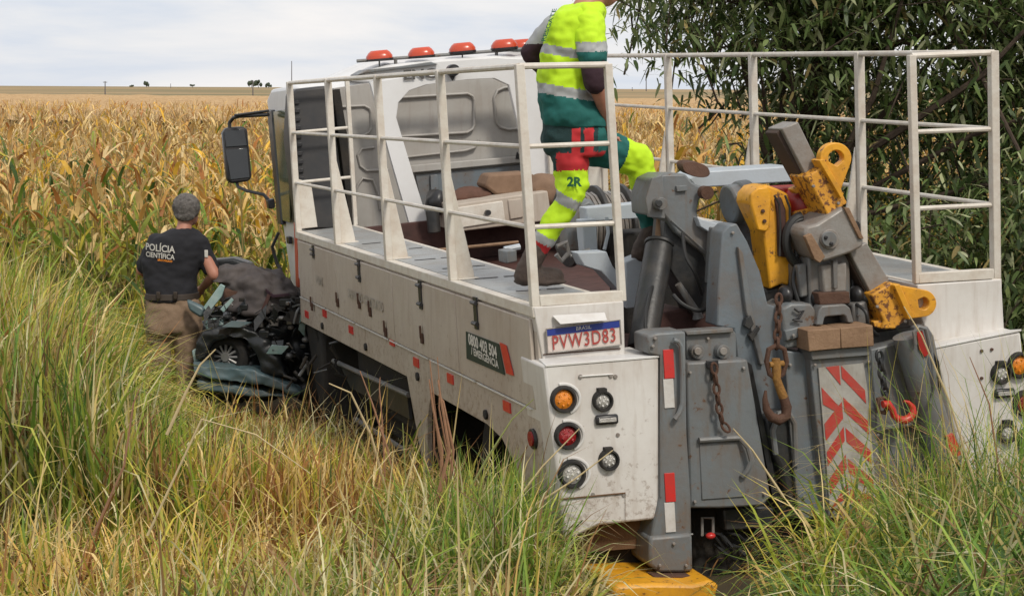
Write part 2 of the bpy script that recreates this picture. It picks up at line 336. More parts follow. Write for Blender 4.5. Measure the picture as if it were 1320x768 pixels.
# ------------------------------------------------------------------ ribbons (grass blades, leaves) joined in one mesh
def ribbons(name, roots, dirs, length, width, droop, cols, matn, seg=3, colvar=None, twist=0., base=None, tipcol=None, parent=None, kink=None):
    """roots (n,3); dirs (n,3) unit start directions; droop: bend towards the ground"""
    n = len(roots); roots = np.asarray(roots, float); d = np.asarray(dirs, float)
    hz = d.copy(); hz[:, 2] = 0; nn = np.linalg.norm(hz, axis=1, keepdims=True); an = rng.uniform(0, 2 * np.pi, n)
    hz = np.where(nn > 1e-3, hz / np.maximum(nn, 1e-3), np.stack([np.cos(an), np.sin(an), 0 * an], 1))
    side = np.stack([-hz[:, 1], hz[:, 0], 0 * an], 1); tw = rng.uniform(-1, 1, n)[:, None] * twist
    side = side * np.cos(tw) + hz * np.sin(tw)
    pts = [roots]; cur = roots.copy(); dd = d.copy(); L_ = (np.asarray(length) / seg)[:, None]
    for k in range(seg):
        cur = cur + dd * L_; pts.append(cur)
        dr = np.asarray(droop)[:, None] * (.5 + k)
        dd = dd + np.array([0, 0, -1]) * dr + hz * dr * .5; dd /= np.linalg.norm(dd, axis=1, keepdims=True)
    nv = 2 * seg + 1; V = np.zeros((n, nv, 3)); wd = np.asarray(width)[:, None]
    prof = [.7, 1., .75, .5, .4][:seg] if seg > 2 else [.9, .8]
    for k in range(seg):
        V[:, 2 * k] = pts[k] - side * wd * prof[k] * .5; V[:, 2 * k + 1] = pts[k] + side * wd * prof[k] * .5
    V[:, -1] = pts[seg]
    tris = []
    for k in range(seg - 1): a = 2 * k; tris += [(a, a + 1, a + 3), (a, a + 3, a + 2)]
    a = 2 * (seg - 1); tris.append((a, a + 1, a + 2)); tris = np.array(tris)
    Fi = (tris[None] + (np.arange(n) * nv)[:, None, None]).reshape(-1, 3)
    me = bpy.data.meshes.new(name); me.vertices.add(n * nv); me.vertices.foreach_set('co', V.ravel())
    nf = len(Fi); me.loops.add(nf * 3); me.polygons.add(nf); me.loops.foreach_set('vertex_index', Fi.ravel().astype(np.int32))
    me.polygons.foreach_set('loop_start', np.arange(0, nf * 3, 3, dtype=np.int32)); me.polygons.foreach_set('use_smooth', np.ones(nf, bool))
    me.update(); ca = me.color_attributes.new('col', 'FLOAT_COLOR', 'POINT'); c = np.ones((n, nv, 4)); cols = np.asarray(cols)
    for k in range(nv):
        t = (k // 2) / seg; c[:, k, :3] = cols if tipcol is None else cols * (1 - t) + np.asarray(tipcol) * t
    ca.data.foreach_set('color', c.ravel()); me.materials.append(MATS[matn]); me.validate()
    o = bpy.data.objects.new(name, me); COL.objects.link(o); o.parent = parent; return o
def pal(n, cols, wts, var=.25):
    cols = np.array(cols); i = rng.choice(len(cols), n, p=np.array(wts) / sum(wts)); c = cols[i] * rng.uniform(1 - var, 1 + var, (n, 1)); return c
# ------------------------------------------------------------------ THE RECOVERY LORRY
TR = thing('recovery_truck', 'white heavy recovery truck with railed side decks and grey lifting gear at its rear', 'truck', T([0, 2.6, -1.55])[0])
ch = B(); ch.box(-.45, -.3, -.05, 7.2, -.95, -.7, ny=6); ch.box(.3, .45, -.05, 7.2, -.95, -.7, ny=6)
for y in (.5, 1.9, 3.2, 4.6): ch.box(-.3, .3, y, y + .12, -.9, -.72)
ch.box(-.62, .62, .35, 5.5, -.72, -.42, ny=5); ch.box(-1.05, -.5, 2.35, 4.1, -1.28, -.76, ny=2)
chassis = ch.build('chassis', 'underbody', TR, .01)
bd = B(); bd.box(-.79, 1.0, .30, 5.52, -.42, -.36, ny=5)          # bed floor
bd.box(-.795, -.77, .12, 5.5, -.36, -.03, ny=5); bd.box(.80, .825, .12, 5.5, -.36, -.03, ny=5); bd.box(-.77, .80, 5.44, 5.5, -.36, -.02)
bed = bd.build('bed_floor', 'bed_red', TR, .004)
def sx_(X): return X
def deckbox(side):
    s = -1 if side == 'L' else 1
    xo, xi = 1.25 * s, .80 * s
    b = B(); lo, hi = min(xo, xi), max(xo, xi)
    mo, mi = xo - .012 * s, xi
    l2, h2 = min(mo, mi), max(mo, mi)
    b.box(l2, h2, 0, 5.5, -.66, -.012, ny=6)
    ob = b.build('side_body', 'shaded_white', TR, .006)
    # skirt with arch and fin: outline in Y,Z on the outer face
    arch = [(0.0, -.5), (5.5, -.505), (5.53, -.705), (2.43, -.685), (2.16, -1.24), (2.10, -1.24), (2.02, -.86), (1.90, -.70), (.86, -.708), (.62, -.74), (.45, -.83), (.36, -1.0), (.33, -1.25), (0.03, -1.25)]
    sk = B(); sk.prism([(xo, y, z) for y, z in arch], (-.03 * s, 0, 0))
    sk.build('skirt', 'shaded_white', TR, .003)
    # top frame edge
    fr = B(); fr.box(min(xo + .006 * s, xo - .05 * s), max(xo + .006 * s, xo - .05 * s), -.004, 5.52, -.05, .004, ny=6)
    fr.box(min(xi - .012 * s, xi + .02 * s), max(xi - .012 * s, xi + .02 * s), .02, 5.5, -.03, .006, ny=6)
    fr.build('deck_edge', 'rail_paint', TR, .004)
    # hinged side doors, each a leaf with its own depth
    seams = [5.44, 4.16, 2.62, 1.27, .04] if s < 0 else [5.44, 2.7, .04]
    for i in range(len(seams) - 1):
        y1, y0 = seams[i] - .006, seams[i + 1] + .006
        d = B(); d.box(min(xo + .010 * s, xo - .01 * s), max(xo + .010 * s, xo - .01 * s), y0, y1, -.497, -.062, ny=2)
        dd = d.build('side_door', 'shaded_white', TR, .006)
    # chequer plates
    ed = [5.46, 4.55, 3.62, 2.70, 1.80, .92, .03]
    for i in range(6):
        d = B(); d.box(lo + .052 if s < 0 else lo + .012, hi - .022 if s < 0 else hi - .052, ed[i + 1] + .004, ed[i] - .004, -.004, .0045 + .0015 * (i % 2), ny=2)
        d.build('deck_plate', 'deck_alloy', TR)
    return ob
deckbox('L'); deckbox('R')
# slots cut dark in the left deck plates
for i, y in enumerate((.62, 1.32, 1.95, 2.55, 3.3, 3.9)):
    B().box(-1.12, -.99, y, y + .02, .007, .009).box(-.95, -.86, y + .01, y + .03, .007, .009).build('deck_slot', 'black_plastic', TR)
# hinges and latches
for y, z0, z1 in ((4.83, -.06, -.155), (3.42, -.05, -.20), (1.93, -.05, -.22), (.86, -.04, -.21)):
    h = B(); h.box(-1.268, -1.258, y, y + .055, z1, z0); h.cyl((-1.272, y - .01, z0 - .03), (-1.272, y + .065, z0 - .03), .012, 8); h.cyl((-1.272, y - .01, z1 + .03), (-1.272, y + .065, z1 + .03), .012, 8)
    h.build('door_hinge', 'bare_steel' if 0 else 'black_plastic', TR)
for x, y in ((403, 395), (436, 390), (464, 392), (478, 402), (498, 428), (545, 436), ):
    q = P(x, y, X=-1.262); h = B(); h.box(-1.274, -1.262, q[1] - .02, q[1] + .02, q[2] - .03, q[2] + .03); h.box(-1.28, -1.27, q[1] - .010, q[1] + .010, q[2] + .0, q[2] + .075)
    h.build('latch', 'rust', TR, .003)
for x, y in ((416, 420), (472, 447), (539, 485), (627, 534)):
    q = P(x, y, X=-1.252); b = B().disc((-1.25, q[1], q[2]), (-1, 0, 0), .026, .014, 16); b.build('drain_plug', 'rubber', TR, .003)
for x, y in ((395, 405), (418, 404), (452, 425), (505, 440), (536, 467), (580, 488), (653, 524)):
    q = P(x, y, X=-1.256); b = B().box(-1.258, -1.249, q[1] - .055, q[1] + .055, q[2] - .026, q[2] + .026); b.build('side_reflector', 'reflector_red', TR)
for k in range(6):        # bright hem strip along the seam
    y0 = .1 + k * .9
    B().box(-1.262, -1.25, y0, y0 + .86, -.508, -.50).build('seam_strip', 'trim_white', TR)
q = P(689, 565, X=-1.25); b = B().disc((-1.25, q[1], q[2]), (-1, 0, 0), .05, .016, 24); mk = b.build('side_marker', 'black_plastic', TR, .003)
B().disc((-1.266, q[1], q[2]), (-1, 0, 0), .036, .008, 24).build('lens', 'lens_red', mk)
# service sticker
a = [P(x, y, X=-1.264) for x, y in ((601, 427), (643, 443), (651, 483), (602, 462))]; st = B().prism(a, (-.003, 0, 0)).build('sticker', 'sign_green', TR)
a = [P(x, y, X=-1.264) for x, y in ((644.5, 441), (653, 445), (662.5, 484), (653, 481))]; B().prism(a, (-.003, 0, 0)).build('red_stripe', 'reflector_red', TR)
def sidetext(txt, px, py, size, m, par, bold=.0, sx=1., slope=0.):
    q = P(px, py, X=-1.268); textB(txt, size, q, (0, -1, slope), (0, 0, 1), (-1, 0, 0), .002, bold, sx).build('lettering', m, par, smooth=0)
sidetext('0800 403 504', 622, 446, .082, 'print_white', st, .003, 1.05, -.03); sidetext('/ EMERGÊNCIA', 625, 461, .055, 'print_white', st, .0015, 1.25, -.03)
sidetext('SERVIÇO GRATUITO', 470, 387, .085, 'print_faint', TR, .002, 1.2); sidetext('VIAS', 411, 362, .085, 'print_faint', TR, .002, 1.3)
# railings: posts at five stations each side, two lower rails and a top rail
H3 = (.3845, .7752, 1.1652); YS = [0.02, 1.3645, 2.751, 4.143, 5.4821]
for s, nm in ((-1, 'L'), (1, 'R')):
    x = 1.235 * s; xr = (1.25 - .4588) * s; rail = None
    b = B(); b.tube([(x, y, H3[2]) for y in np.linspace(.02, 5.48, 7)], .0165, 10); b.tube([(xr, .02, H3[2] - .005), (x, .02, H3[2])], .0165, 10); b.tube([(x, 5.48, H3[2]), (xr, 5.48, H3[2])], .0165, 10)
    rail = b.build('guard_rail', 'rail_paint', TR)
    for h in H3[:2]:
        B().tube([(x, y, h) for y in np.linspace(.02, 5.48, 7)], .0125, 8).build('rail_bar', 'rail_paint', rail)
        B().tube([(xr, .02, h), (x, .02, h)], .0125, 8).build('rail_bar', 'rail_paint', rail)
        B().tube([(x, 5.48, h), (xr, 5.48, h)], .0125, 8).build('rail_bar', 'rail_paint', rail)
    for i, y in enumerate(YS):
        b = B(); wd = .021 if i == 0 else .0225
        b.box(x - wd, x + wd, y - wd, y + wd, .003, H3[2] + .01)
        if i in (1, 2, 3):
            xa = x - s * wd; b.prism([(xa, y + .012, .008), (xa - s * .105, y + .012, .008), (xa - s * .105, y + .012, .03), (xa - s * .003, y + .012, .62)], (0, .02, 0))
            b.box(min(xa, xa - s * .12), max(xa, xa - s * .12), y - .03, y + .04, .004, .012)
        if i == 4: b.prism([(x - s * .022, y, .02), (x - s * .15, y, .02), (x - s * .12, y, .37), (x - s * .022, y, .41)], (0, .02, 0))
        b.build('rail_post', 'rail_paint', rail, .004)
    b = B(); b.box(xr - .018, xr + .018, 0, .036, .003, H3[2]); b.build('rail_post', 'rail_paint', rail, .004)
    b = B(); b.box(xr - .016, xr + .016, 5.46, 5.495, .003, H3[2]); b.build('rail_post', 'rail_paint', rail, .004)
    b = B(); b.box(min(x - s * .021, xr), max(x - s * .021, xr), -.003, .04, .003, .055); b.build('rail_foot', 'rail_paint', rail, .004)
# rear towers
b = B(); b.pp([(688, 396), (804, 388), (806, 458), (700, 466)], -.012, .30); tw = b.build('tail_panel', 'white_paint', TR, .006)
b = B(); b.pp([(1183, 367), (1291, 360), (1295, 430), (1199, 440), (1186, 405)], -.012, .30); b.build('tail_panel', 'white_paint', TR, .006)
def tailbox(pts, mouth):
    b = B(); f = [P(x, y, Y=-.15) for x, y in pts]; bk_ = [(p[0], .2, p[2]) for p in f]
    b.prism(f, (0, .35, 0)); return b.build('lamp_housing', 'white_paint', TR, .014)
LB = tailbox([(701, 471), (850, 459), (850, 669), (772, 677), (727, 699), (722, 640)], 0)
b = B(); b.prism([P(694, 462, Y=-.01), P(806, 456, Y=-.01), P(850, 458, Y=-.155), P(703, 470, Y=-.155)], (0, 0, -.012)); b.build('housing_lid', 'trim_white', TR, .003)
RB = tailbox([(1204, 448), (1316, 427), (1330, 560), (1322, 640), (1262, 640), (1241, 600)], 0)
b = B(); b.prism([P(1199, 441, Y=-.01), P(1298, 425, Y=-.01), P(1317, 424, Y=-.155), P(1203, 447, Y=-.155)], (0, 0, -.012)); b.build('housing_lid', 'trim_white', TR, .003)
def edge(px0, px1, Y, r, name, m, par, n=6): B().tube([P(*px0, Y=Y), P(*px1, Y=Y)], r, n).build(name, m, par)
edge((722, 643), (806, 635), -.158, .0035, 'seam', 'mud_flap', LB); edge((806, 635), (806, 680 - 6), -.158, .001, 'seam', 'mud_flap', LB)
edge((747, 485), (790, 482), -.156, .004, 'seam', 'trim_white', LB); edge((700, 457), (800, 449), -.018, .003, 'seam', 'rust', tw)
for x, y in ((748, 485), (787, 484), (796, 560), (764, 637), (804, 637), (793, 485)):
    q = P(x, y, Y=-.152); B().disc(q, (0, -1, 0), .010, .007, 8).build('bolt', 'bare_steel', LB)
def lamp(px, py, rp, Y, lens, tab=0, yw=.0, cup=0):
    q = P(px, py, Y=Y); d = (T(q)[0] - CAM) @ M[:, 2] if 0 else ((T(q)[0] - CAM) @ M)[2]; r = rp / F_PX * d
    b = B(); k = 26; vs = []
    for rr, yy in ((r, .012), (r, -.022), (r * .93, -.03), (r * .80, -.03), (r * .76, -.012), (r * .70, -.004)):
        vs.append([(q[0] + rr * math.cos(2 * math.pi * j / k), q[1] + yy, q[2] + rr * math.sin(2 * math.pi * j / k)) for j in range(k)])
    fl = [p for ring in vs for p in ring]; b.add(fl, [(i * k + j, i * k + (j + 1) % k, (i + 1) * k + (j + 1) % k, (i + 1) * k + j) for i in range(5) for j in range(k)])
    if tab: b.box(q[0] - r * .45, q[0] + r * .35, q[1] - .03, q[1] + .01, q[2] + r * .85, q[2] + r * 1.22)
    o = b.build('tail_lamp', 'rubber', TR, label={'lens_orange': 'orange indicator lamp', 'lens_red': 'red brake lamp', 'lens_clear': 'clear reversing lamp'}[lens])
    b = B(); vs = [(q[0], q[1] - .022, q[2])]
    for rr, yy in ((.4, -.020), (.72, -.008)): vs += [(q[0] + r * rr * math.cos(2 * math.pi * j / k), q[1] + yy, q[2] + r * rr * math.sin(2 * math.pi * j / k)) for j in range(k)]
    b.add(vs, [(0, 1 + j, 1 + (j + 1) % k) for j in range(k)] + [(1 + j, 1 + (j + 1) % k, 1 + k + (j + 1) % k, 1 + k + j) for j in range(k)])
    b.build('lens', lens, o)
    b = B(); tots = [(0, 0)] + [(r * .42 * math.cos(a), r * .42 * math.sin(a)) for a in np.arange(6) * math.pi / 3 + .3]
    for dx, dz in tots: b.disc((q[0] + dx, q[1] - .020, q[2] + dz), (0, -1, 0), r * .085, .004, 8)
    b.build('led', 'led_dot' if lens == 'lens_clear' else lens, o)
    if cup:
        b = B(); pts = []
        for t in np.linspace(-1.2, 1.75, 14): pts.append((q[0] + r * 1.33 * math.cos(t) , q[1] + .004, q[2] + r * 1.12 * math.sin(t)))
        b.tube([(p[0], -.156, p[2]) for p in pts], [.006] * len(pts), 8, flat=1.3); b.build('lamp_recess', 'trim_white', LB if px < 1000 else RB)
lamp(725.5, 514, 17, -.152, 'lens_orange', cup=1); lamp(730.5, 561, 17, -.152, 'lens_red', cup=1); lamp(736.5, 610, 18, -.152, 'lens_clear', cup=1)
lamp(776, 516, 13.5, -.155, 'lens_clear', 1); lamp(784, 592, 13.5, -.155, 'lens_clear', 1)
lamp(1289, 481, 13.5, -.155, 'lens_clear', 1); lamp(1313, 470, 17, -.152, 'lens_orange'); lamp(1320, 519, 17, -.152, 'lens_red'); lamp(1297, 557, 13.5, -.155, 'lens_clear', 1); lamp(1324, 566, 16, -.152, 'lens_clear')
for x, y, s in ((781, 540, 1), (1293, 506, 1)):
    q = P(x, y, Y=-.155); b = B().box(q[0] - .058, q[0] + .058, q[1] - .022, q[1], q[2] - .024, q[2] + .024); o = b.build('side_lamp', 'black_plastic', TR, .012)
    B().box(q[0] - .044, q[0] + .044, q[1] - .028, q[1] - .022, q[2] - .011, q[2] + .011).build('lens', 'lens_clear', o, .004)
for x, y in ((1265, 452), (1278, 450), (1265, 487)):
    q = P(x, y, Y=-.152); B().disc(q, (0, -1, 0), .008, .008, 8).build('bolt', 'rust', RB)
# number plate
pl = [P(x, y, Y=-.03) for x, y in ((704, 424), (799, 412), (801, 444), (706, 455))]
plate = B().prism(pl, (0, .006, 0)).build('number_plate', 'plate_white', TR, .002)
B().prism([P(x, y, Y=-.034) for x, y in ((705, 424.5), (798.5, 412.8), (799, 421.5), (705.5, 433))], (0, .004, 0)).build('plate_band', 'plate_blue', plate)
pc = (np.array(P(753, 437.5, Y=-.036))); U = unit(P(795, 430.5, Y=-.036) - P(712, 441.5, Y=-.036))
textB('PVW3D83', .096, pc, U, (0, 0, 1), (0, -1, 0), .002, .0008, .72, 1.12).build('plate_lettering', 'plate_red', plate, smooth=0)
textB('BRASIL', .026, P(752, 422.5, Y=-.036), U, (0, 0, 1), (0, -1, 0), .003).build('plate_lettering', 'print_white', plate, smooth=0)
fr_ = B()
for (a1, a2) in (((704, 424), (799, 412)), ((799, 412), (801, 444)), ((801, 444), (706, 455)), ((706, 455), (704, 424))): fr_.tube([P(*a1, Y=-.034), P(*a2, Y=-.034)], .0035, 6)
fr_.build('plate_frame', 'bare_steel', plate)
b = B(); sh = [P(713, 409, Y=-.02), P(725, 405, Y=-.05), P(783, 403, Y=-.05), P(784, 411, Y=-.075), P(724, 418, Y=-.075)]
b.prism([P(713, 408, Y=-.03), P(780, 404, Y=-.03), P(783, 413, Y=-.085), P(723, 418, Y=-.085)], (0, .01, .006)); b.build('plate_lamp_hood', 'trim_white', TR, .002)
b = B(); b.pp([(770, 676), (846, 668), (830, 690), (824, 706), (744, 712), (727, 699)], -.02, .3); b.build('mud_flap', 'mud_flap', TR)
b = B(); b.pp([(724, 705), (836, 700), (836, 768), (724, 768)], .06, .5); b.build('rear_mudguard', 'underbody', TR, .01)
# under-run guard on the left side
b = B()
for (x0, y0, x1, y1) in ((430, 465, 527, 509), (458, 540, 533, 587)): b.tube([P(x0, y0, X=-1.2), P(x1, y1, X=-1.2)], .018, 8)
gd = b.build('side_guard', 'steel_grey', TR)
b = B(); a = [P(x, y, X=-1.17) for x, y in ((440, 474), (525, 512), (528, 540), (452, 500))]; b.prism(a, (.02, 0, 0)).build('guard_panel', 'steel_dark', gd)
b = B(); b.box(-1.12, -.6, 2.5, 4.3, -1.15, -.72, ny=2); b.build('fuel_tank', 'underbody', TR, .06)
# wheels
def wheel(x0, x1, y, z, r, face):
    b = B(); c = np.array([0, y, z]); k = 36; prof = [(x0, r * .58), (x0, r * .82), (x0 + .02, r * .94), (x0 + .05, r), (x1 - .05, r), (x1 - .02, r * .94), (x1, r * .82), (x1, r * .58)]
    vs = []; 
    for x, rr in prof: vs += [(x, y + rr * math.cos(2 * math.pi * j / k), z + rr * math.sin(2 * math.pi * j / k)) for j in range(k)]
    n = len(prof); fs = [(i * k + j, i * k + (j + 1) % k, ((i + 1) % n) * k + (j + 1) % k, ((i + 1) % n) * k + j) for i in range(n) for j in range(k)]
    b.add(vs, fs)
    for j in range(40):
        a = 2 * math.pi * j / 40; cy, cz = y + (r + .004) * math.cos(a), z + (r + .004) * math.sin(a); b.box(x0 + .04, x1 - .04, cy - .012, cy + .012, cz - .012, cz + .012)
    o = b.build('wheel', 'rubber', TR)
    b = B(); s = face; xo = x0 if s < 0 else x1; xi = xo - s * .12
    b.disc((xi, y, z), (s, 0, 0), r * .585, .02, 30); b.disc((xi, y, z), (s, 0, 0), r * .22, .13, 20)
    for j in range(10): a = 2 * math.pi * j / 10; b.disc((xi + s * .02, y + r * .33 * math.cos(a), z + r * .33 * math.sin(a)), (s, 0, 0), .018, .035, 6)
    b.build('rim', 'steel_dark', o)
for s in (-1, 1):
    x0, x1 = (-1.08, -.82) if s < 0 else (.92, 1.18)
    wheel(x0, x1, 1.15, -1.12, .49, s); wheel(-.80, -.54, 1.15, -1.12, .485, s) if s < 0 else None
    wheel(-1.16 if s < 0 else .88, -.88 if s < 0 else 1.16, 5.95, -1.05, .49, s)
# front mudguard seen past the end of the side body
b = B(); o_ = []; i_ = []
for t in np.linspace(.15, 2.6, 14): o_.append((-1.2, 5.75 + .74 * math.cos(t), -1.12 + .62 * math.sin(t))); i_.append((-1.2, 5.75 + .66 * math.cos(t), -1.12 + .54 * math.sin(t)))
b.ring(o_, i_, (.42, 0, 0)); b.build('front_mudguard', 'rubber', TR, .01)
b = B(); b.prism([(-1.2, 5.05, -.75), (-1.2, 5.5, -.62), (-1.2, 5.62, -.75), (-1.2, 5.2, -1.5), (-1.2, 5.05, -1.5)], (.5, 0, 0)); b.build('mudguard_flap', 'rubber', TR, .03)
# ------------------------------------------------------------------ cab
CW = 1.14
cb = B()
prof = [(5.95, -.45), (5.95, 1.08), (6.05, 1.20), (6.4, 1.27), (7.2, 1.22), (7.5, 1.06), (7.85, .35), (7.9, -.4), (7.9, -1.0), (6.6, -1.0), (6.55, -.45)]
half = [(-CW, 1.), (-CW + .02, 1.), (-.9, 1.0), (.9, 1.), (CW - .02, 1.), (CW, 1.)]
slant = [(5.95, -.45), (5.95, 1.08), (6.05, 1.16), (6.25, 1.17), (7.1, 1.15), (7.3, 1.06), (6.86, .35), (6.40, -.4), (6.30, -1.0), (6.1, -1.0), (6.05, -.45)]
vs = []
for x, k in ((-CW, .97), (-CW * .66, .93), (-CW * .3, 1.03), (CW * .93, 1.0), (CW, .96)): vs += [(x * (1 - .05 * max(0, z)), y, z * (k if z > .5 else 1)) for y, z in (slant if x == -CW else prof)]
n = len(prof); fs = [(i * n + j, i * n + (j + 1) % n, (i + 1) * n + (j + 1) % n, (i + 1) * n + j) for i in range(4) for j in range(n)] + [tuple(range(n)), tuple(range(5 * n - 1, 4 * n - 1, -1))]
CAB = cb.add(vs, fs).build('cab', 'cab_white', TR, .03)
b = B(); a = [P(x, y, X=-1.148) for x, y in ((349, 152), (362, 148), (371, 250), (357, 262))]; b.prism([(-1.15, 6.20, .02), (-1.15, 6.58, .02), (-1.098, 7.02, .92), (-1.098, 6.24, .95)], (-.008, 0, 0)); b.build('cab_window', 'glass_green', CAB)
b = B(); b.prism([(-1.17, 6.50, -.02), (-1.17, 6.66, -.02), (-1.115, 7.12, .94), (-1.115, 6.92, .94)], (.04, 0, 0)); b.build('door_pillar', 'black_plastic', CAB, .01)
b = B(); b.prism([(-1.135, 6.06, -.5), (-1.135, 6.16, -.5), (-1.09, 6.18, 1.02), (-1.09, 6.10, 1.02)], (-.012, 0, 0)); b.build('red_panel_stripe', 'panel_orange', CAB)
b = B().box(-1.17, -1.14, 6.22, 6.32, -.16, -.10); b.build('door_handle', 'black_plastic', CAB, .006)
b = B(); b.tube([P(359, 300, Y=6.35), P(351, 318, Y=6.4), P(357, 340, Y=6.4), P(362, 348, Y=6.35)], .014, 8); b.build('grab_handle', 'black_plastic', CAB)
# rear wall of the cab with pressed ribs
b = B(); b.pp([(430, 114), (470, 108), (700, 92), (718, 130), (740, 262), (735, 300), (560, 318), (455, 296)], 5.86, .07); RW = b.build('cab_rear_wall', 'cab_grey', CAB, .004)
def rib(pts, Y=5.858, r=.022): B().tube([P(x, y, Y=Y) for x, y in pts], [r] * len(pts), 10, flat=.55).build('pressed_rib', 'cab_grey', RW)
def rr(x0, y0, x1, y1, c=9, sl=-.05):      # U-shaped rib
    f = lambda x, y: (x, y + sl * (x - x0))
    return [f(x0, y0), f(x1 - c, y0), f(x1 - 2, y0 + 4), f(x1, y0 + c), f(x1, y1 - c), f(x1 - 2, y1 - 4), f(x1 - c, y1), f(x0, y1)]
rib(rr(515, 126, 611, 176, sl=-.06)); rib([(700, 112), (650, 113), (641, 117), (637, 126), (640, 158), (645, 164), (655, 167), (708, 161)])
rib(rr(440, 138, 478, 176)); rib([(482, 190), (466, 192), (461, 200), (464, 214), (472, 220), (500, 219)]); rib([(455, 286), (460, 240), (467, 230), (480, 232), (487, 250), (490, 270)])
rib([(520, 203), (600, 194), (612, 190), (617, 180)], r=.018); rib([(525, 222), (700, 204)], r=.012)
b = B(); b.pp([(536, 226), (700, 210), (735, 262), (735, 312), (555, 322)], 5.835, .02); b.build('lower_rear_wall', 'steel_blue', CAB)
b = B(); b.pp([(520, 214), (700, 199), (702, 207), (523, 224)], 5.80, .05); b.build('wall_ledge', 'cab_grey', CAB, .008)
for x in (555, 640): b = B(); b.pp([(x, 226), (x + 9, 225), (x + 13, 300), (x + 3, 300)], 5.80, .03); b.build('wall_channel', 'steel_blue', CAB, .004)
b = B(); b.pp([(667, 196), (669, 199), (669, 205), (665, 205)], 5.79, .02); b.build('wall_vent', 'black_plastic', CAB)
# black air duct
b = B(); o_ = [(376, 121), (382, 115), (418, 111), (427, 115), (432, 170), (442, 290), (436, 296), (392, 296), (386, 288), (380, 240), (373, 180)]
b.pp(o_, 5.62, .25); DU = b.build('air_duct', 'duct_black', CAB, .02)
for k in range(11):
    y = 130 + k * 11; x = 376 + k * .7
    b = B(); b.pp([(x, y), (x + 10, y - 1), (x + 10, y + 4), (x, y + 5)], 5.60, .03); b.build('duct_slat', 'black_plastic', DU, .003)
b = B(); b.pp([(429, 116), (438, 115), (452, 200), (462, 290), (452, 294)], 5.72, .1); b.build('dark_channel', 'underbody', CAB)
# headboard: white sheet portal with an arched opening
outer = [(531, 300), (504, 206), (477, 106), (520, 100), (560, 97), (600, 94), (640, 91), (672, 88), (690, 90), (712, 180), (733, 292)]
inner = [(556, 299), (532, 222), (511, 152), (514, 132), (528, 117), (552, 109), (600, 103), (636, 101), (656, 110), (672, 180), (702, 285)]
b = B(); b.ring([P(x, y, Y=5.52) for x, y in outer], [P(x, y, Y=5.52) for x, y in inner], (0, .045, 0)); HB = b.build('headboard', 'cab_white', TR, .006)
textB('ENC', .105, P(541, 96.5, Y=5.505), unit(P(600, 93, Y=5.5) - P(500, 99, Y=5.5)), (0, 0, 1), (0, -1, 0), .003, .004, 1.25).build('lettering', 'print_dark', HB, smooth=0)
q = P(582, 91, Y=5.50); b = B(); b.disc(q, (0, -1, 0), .048, .07, 20); b.disc(q + np.array([0, -.07, 0]), (0, -1, 0), .03, .02, 16); b.prism([q + np.array([-.03, -.03, -.03]), q + np.array([.03, -.03, -.03]), q + np.array([0, -.03, -.085])], (0, .03, 0)); b.build('rear_camera', 'black_plastic', HB, .004)
# roof cap, deflector, beacon bar
b = B(); b.pp([(449, 104), (470, 92), (500, 84), (565, 77), (640, 72), (676, 74), (686, 90), (672, 96), (477, 108)], 5.97, .7); b.build('roof_fairing', 'cab_white', CAB, .02)
b = B(); b.pp([(461, 97), (475, 90), (514, 86), (556, 80), (565, 83), (545, 86), (500, 91), (470, 95)], 5.93, .5); b.build('roof_hatch', 'steel_grey', CAB, .006)
b = B(); b.tube([P(460, 79, Y=6.05), P(560, 72, Y=6.05), P(678, 63, Y=6.05)], .014, 8)
for x, y in ((510, 79), (489, 79), (640, 69), (596, 70)): b.tube([P(x, y - 4, Y=6.05), P(x, y + 10, Y=6.05)], .014 if x in (510, 640) else .006, 8)
BB = b.build('beacon_bar', 'steel_grey', TR)
for x, y in ((489, 76.5), (543, 72.5), (596, 66.5), (650, 62), (671, 62)):
    q = P(x, y, Y=6.05 if x != 671 else 6.3); b = B(); w_, h_, d_ = .105, .072, .085; secs = []
    for zz, k in ((0, 1.0), (.35, 1.0), (.75, .82), (1.0, .62)): secs.append((q + np.array([0, 0, zz * h_]), (w_ * k, 0, 0), (0, d_ * k, 0)))
    b.loft(secs, 18); bo = b.build('beacon', 'beacon_red', BB, smooth=50); B().loft([(q + np.array([0, 0, -.014]), (.11, 0, 0), (0, .09, 0)), (q + np.array([0, 0, .004]), (.11, 0, 0), (0, .09, 0))], 18).build('beacon_base', 'black_plastic', BB)
# mirror
b = B(); o_ = [(287, 172), (291, 165), (314, 163), (319, 167), (325, 228), (321, 234), (298, 237), (293, 232)]
b.pp(o_, 7.2, .10); MI = b.build('wing_mirror', 'black_plastic', TR, .02)
b = B(); b.pp([(290, 169), (315, 167), (319, 188), (291, 190)], 7.19, .02); b.build('mirror_glass', 'glass_dark', MI, .004)
b = B(); b.pp([(291, 193), (319, 191), (322, 229), (297, 232)], 7.19, .02); b.build('mirror_glass', 'glass_dark', MI, .004)
b = B(); b.tube([P(296, 166, Y=7.24), P(296, 158, Y=7.24), P(301, 152, Y=7.2), P(308, 150, Y=7.1), P(346, 148, Y=6.85)], .017, 8); b.build('mirror_arm', 'black_plastic', MI); b = B(); b.tube([P(303, 149, Y=7.1), P(346, 143, Y=6.85)], .012, 8); b.build('mirror_arm', 'black_plastic', MI); b = B()
b.tube([P(305, 234, Y=7.24), P(307, 241, Y=7.2), P(318, 246, Y=7.1), P(340, 251, Y=6.95), P(350, 262, Y=6.9)], .015, 8); b.build('mirror_arm', 'black_plastic', MI)
b = B(); b.pp([(345, 258), (354, 256), (355, 268), (347, 270)], 6.85, .1); b.build('arm_bracket', 'black_plastic', MI, .01)
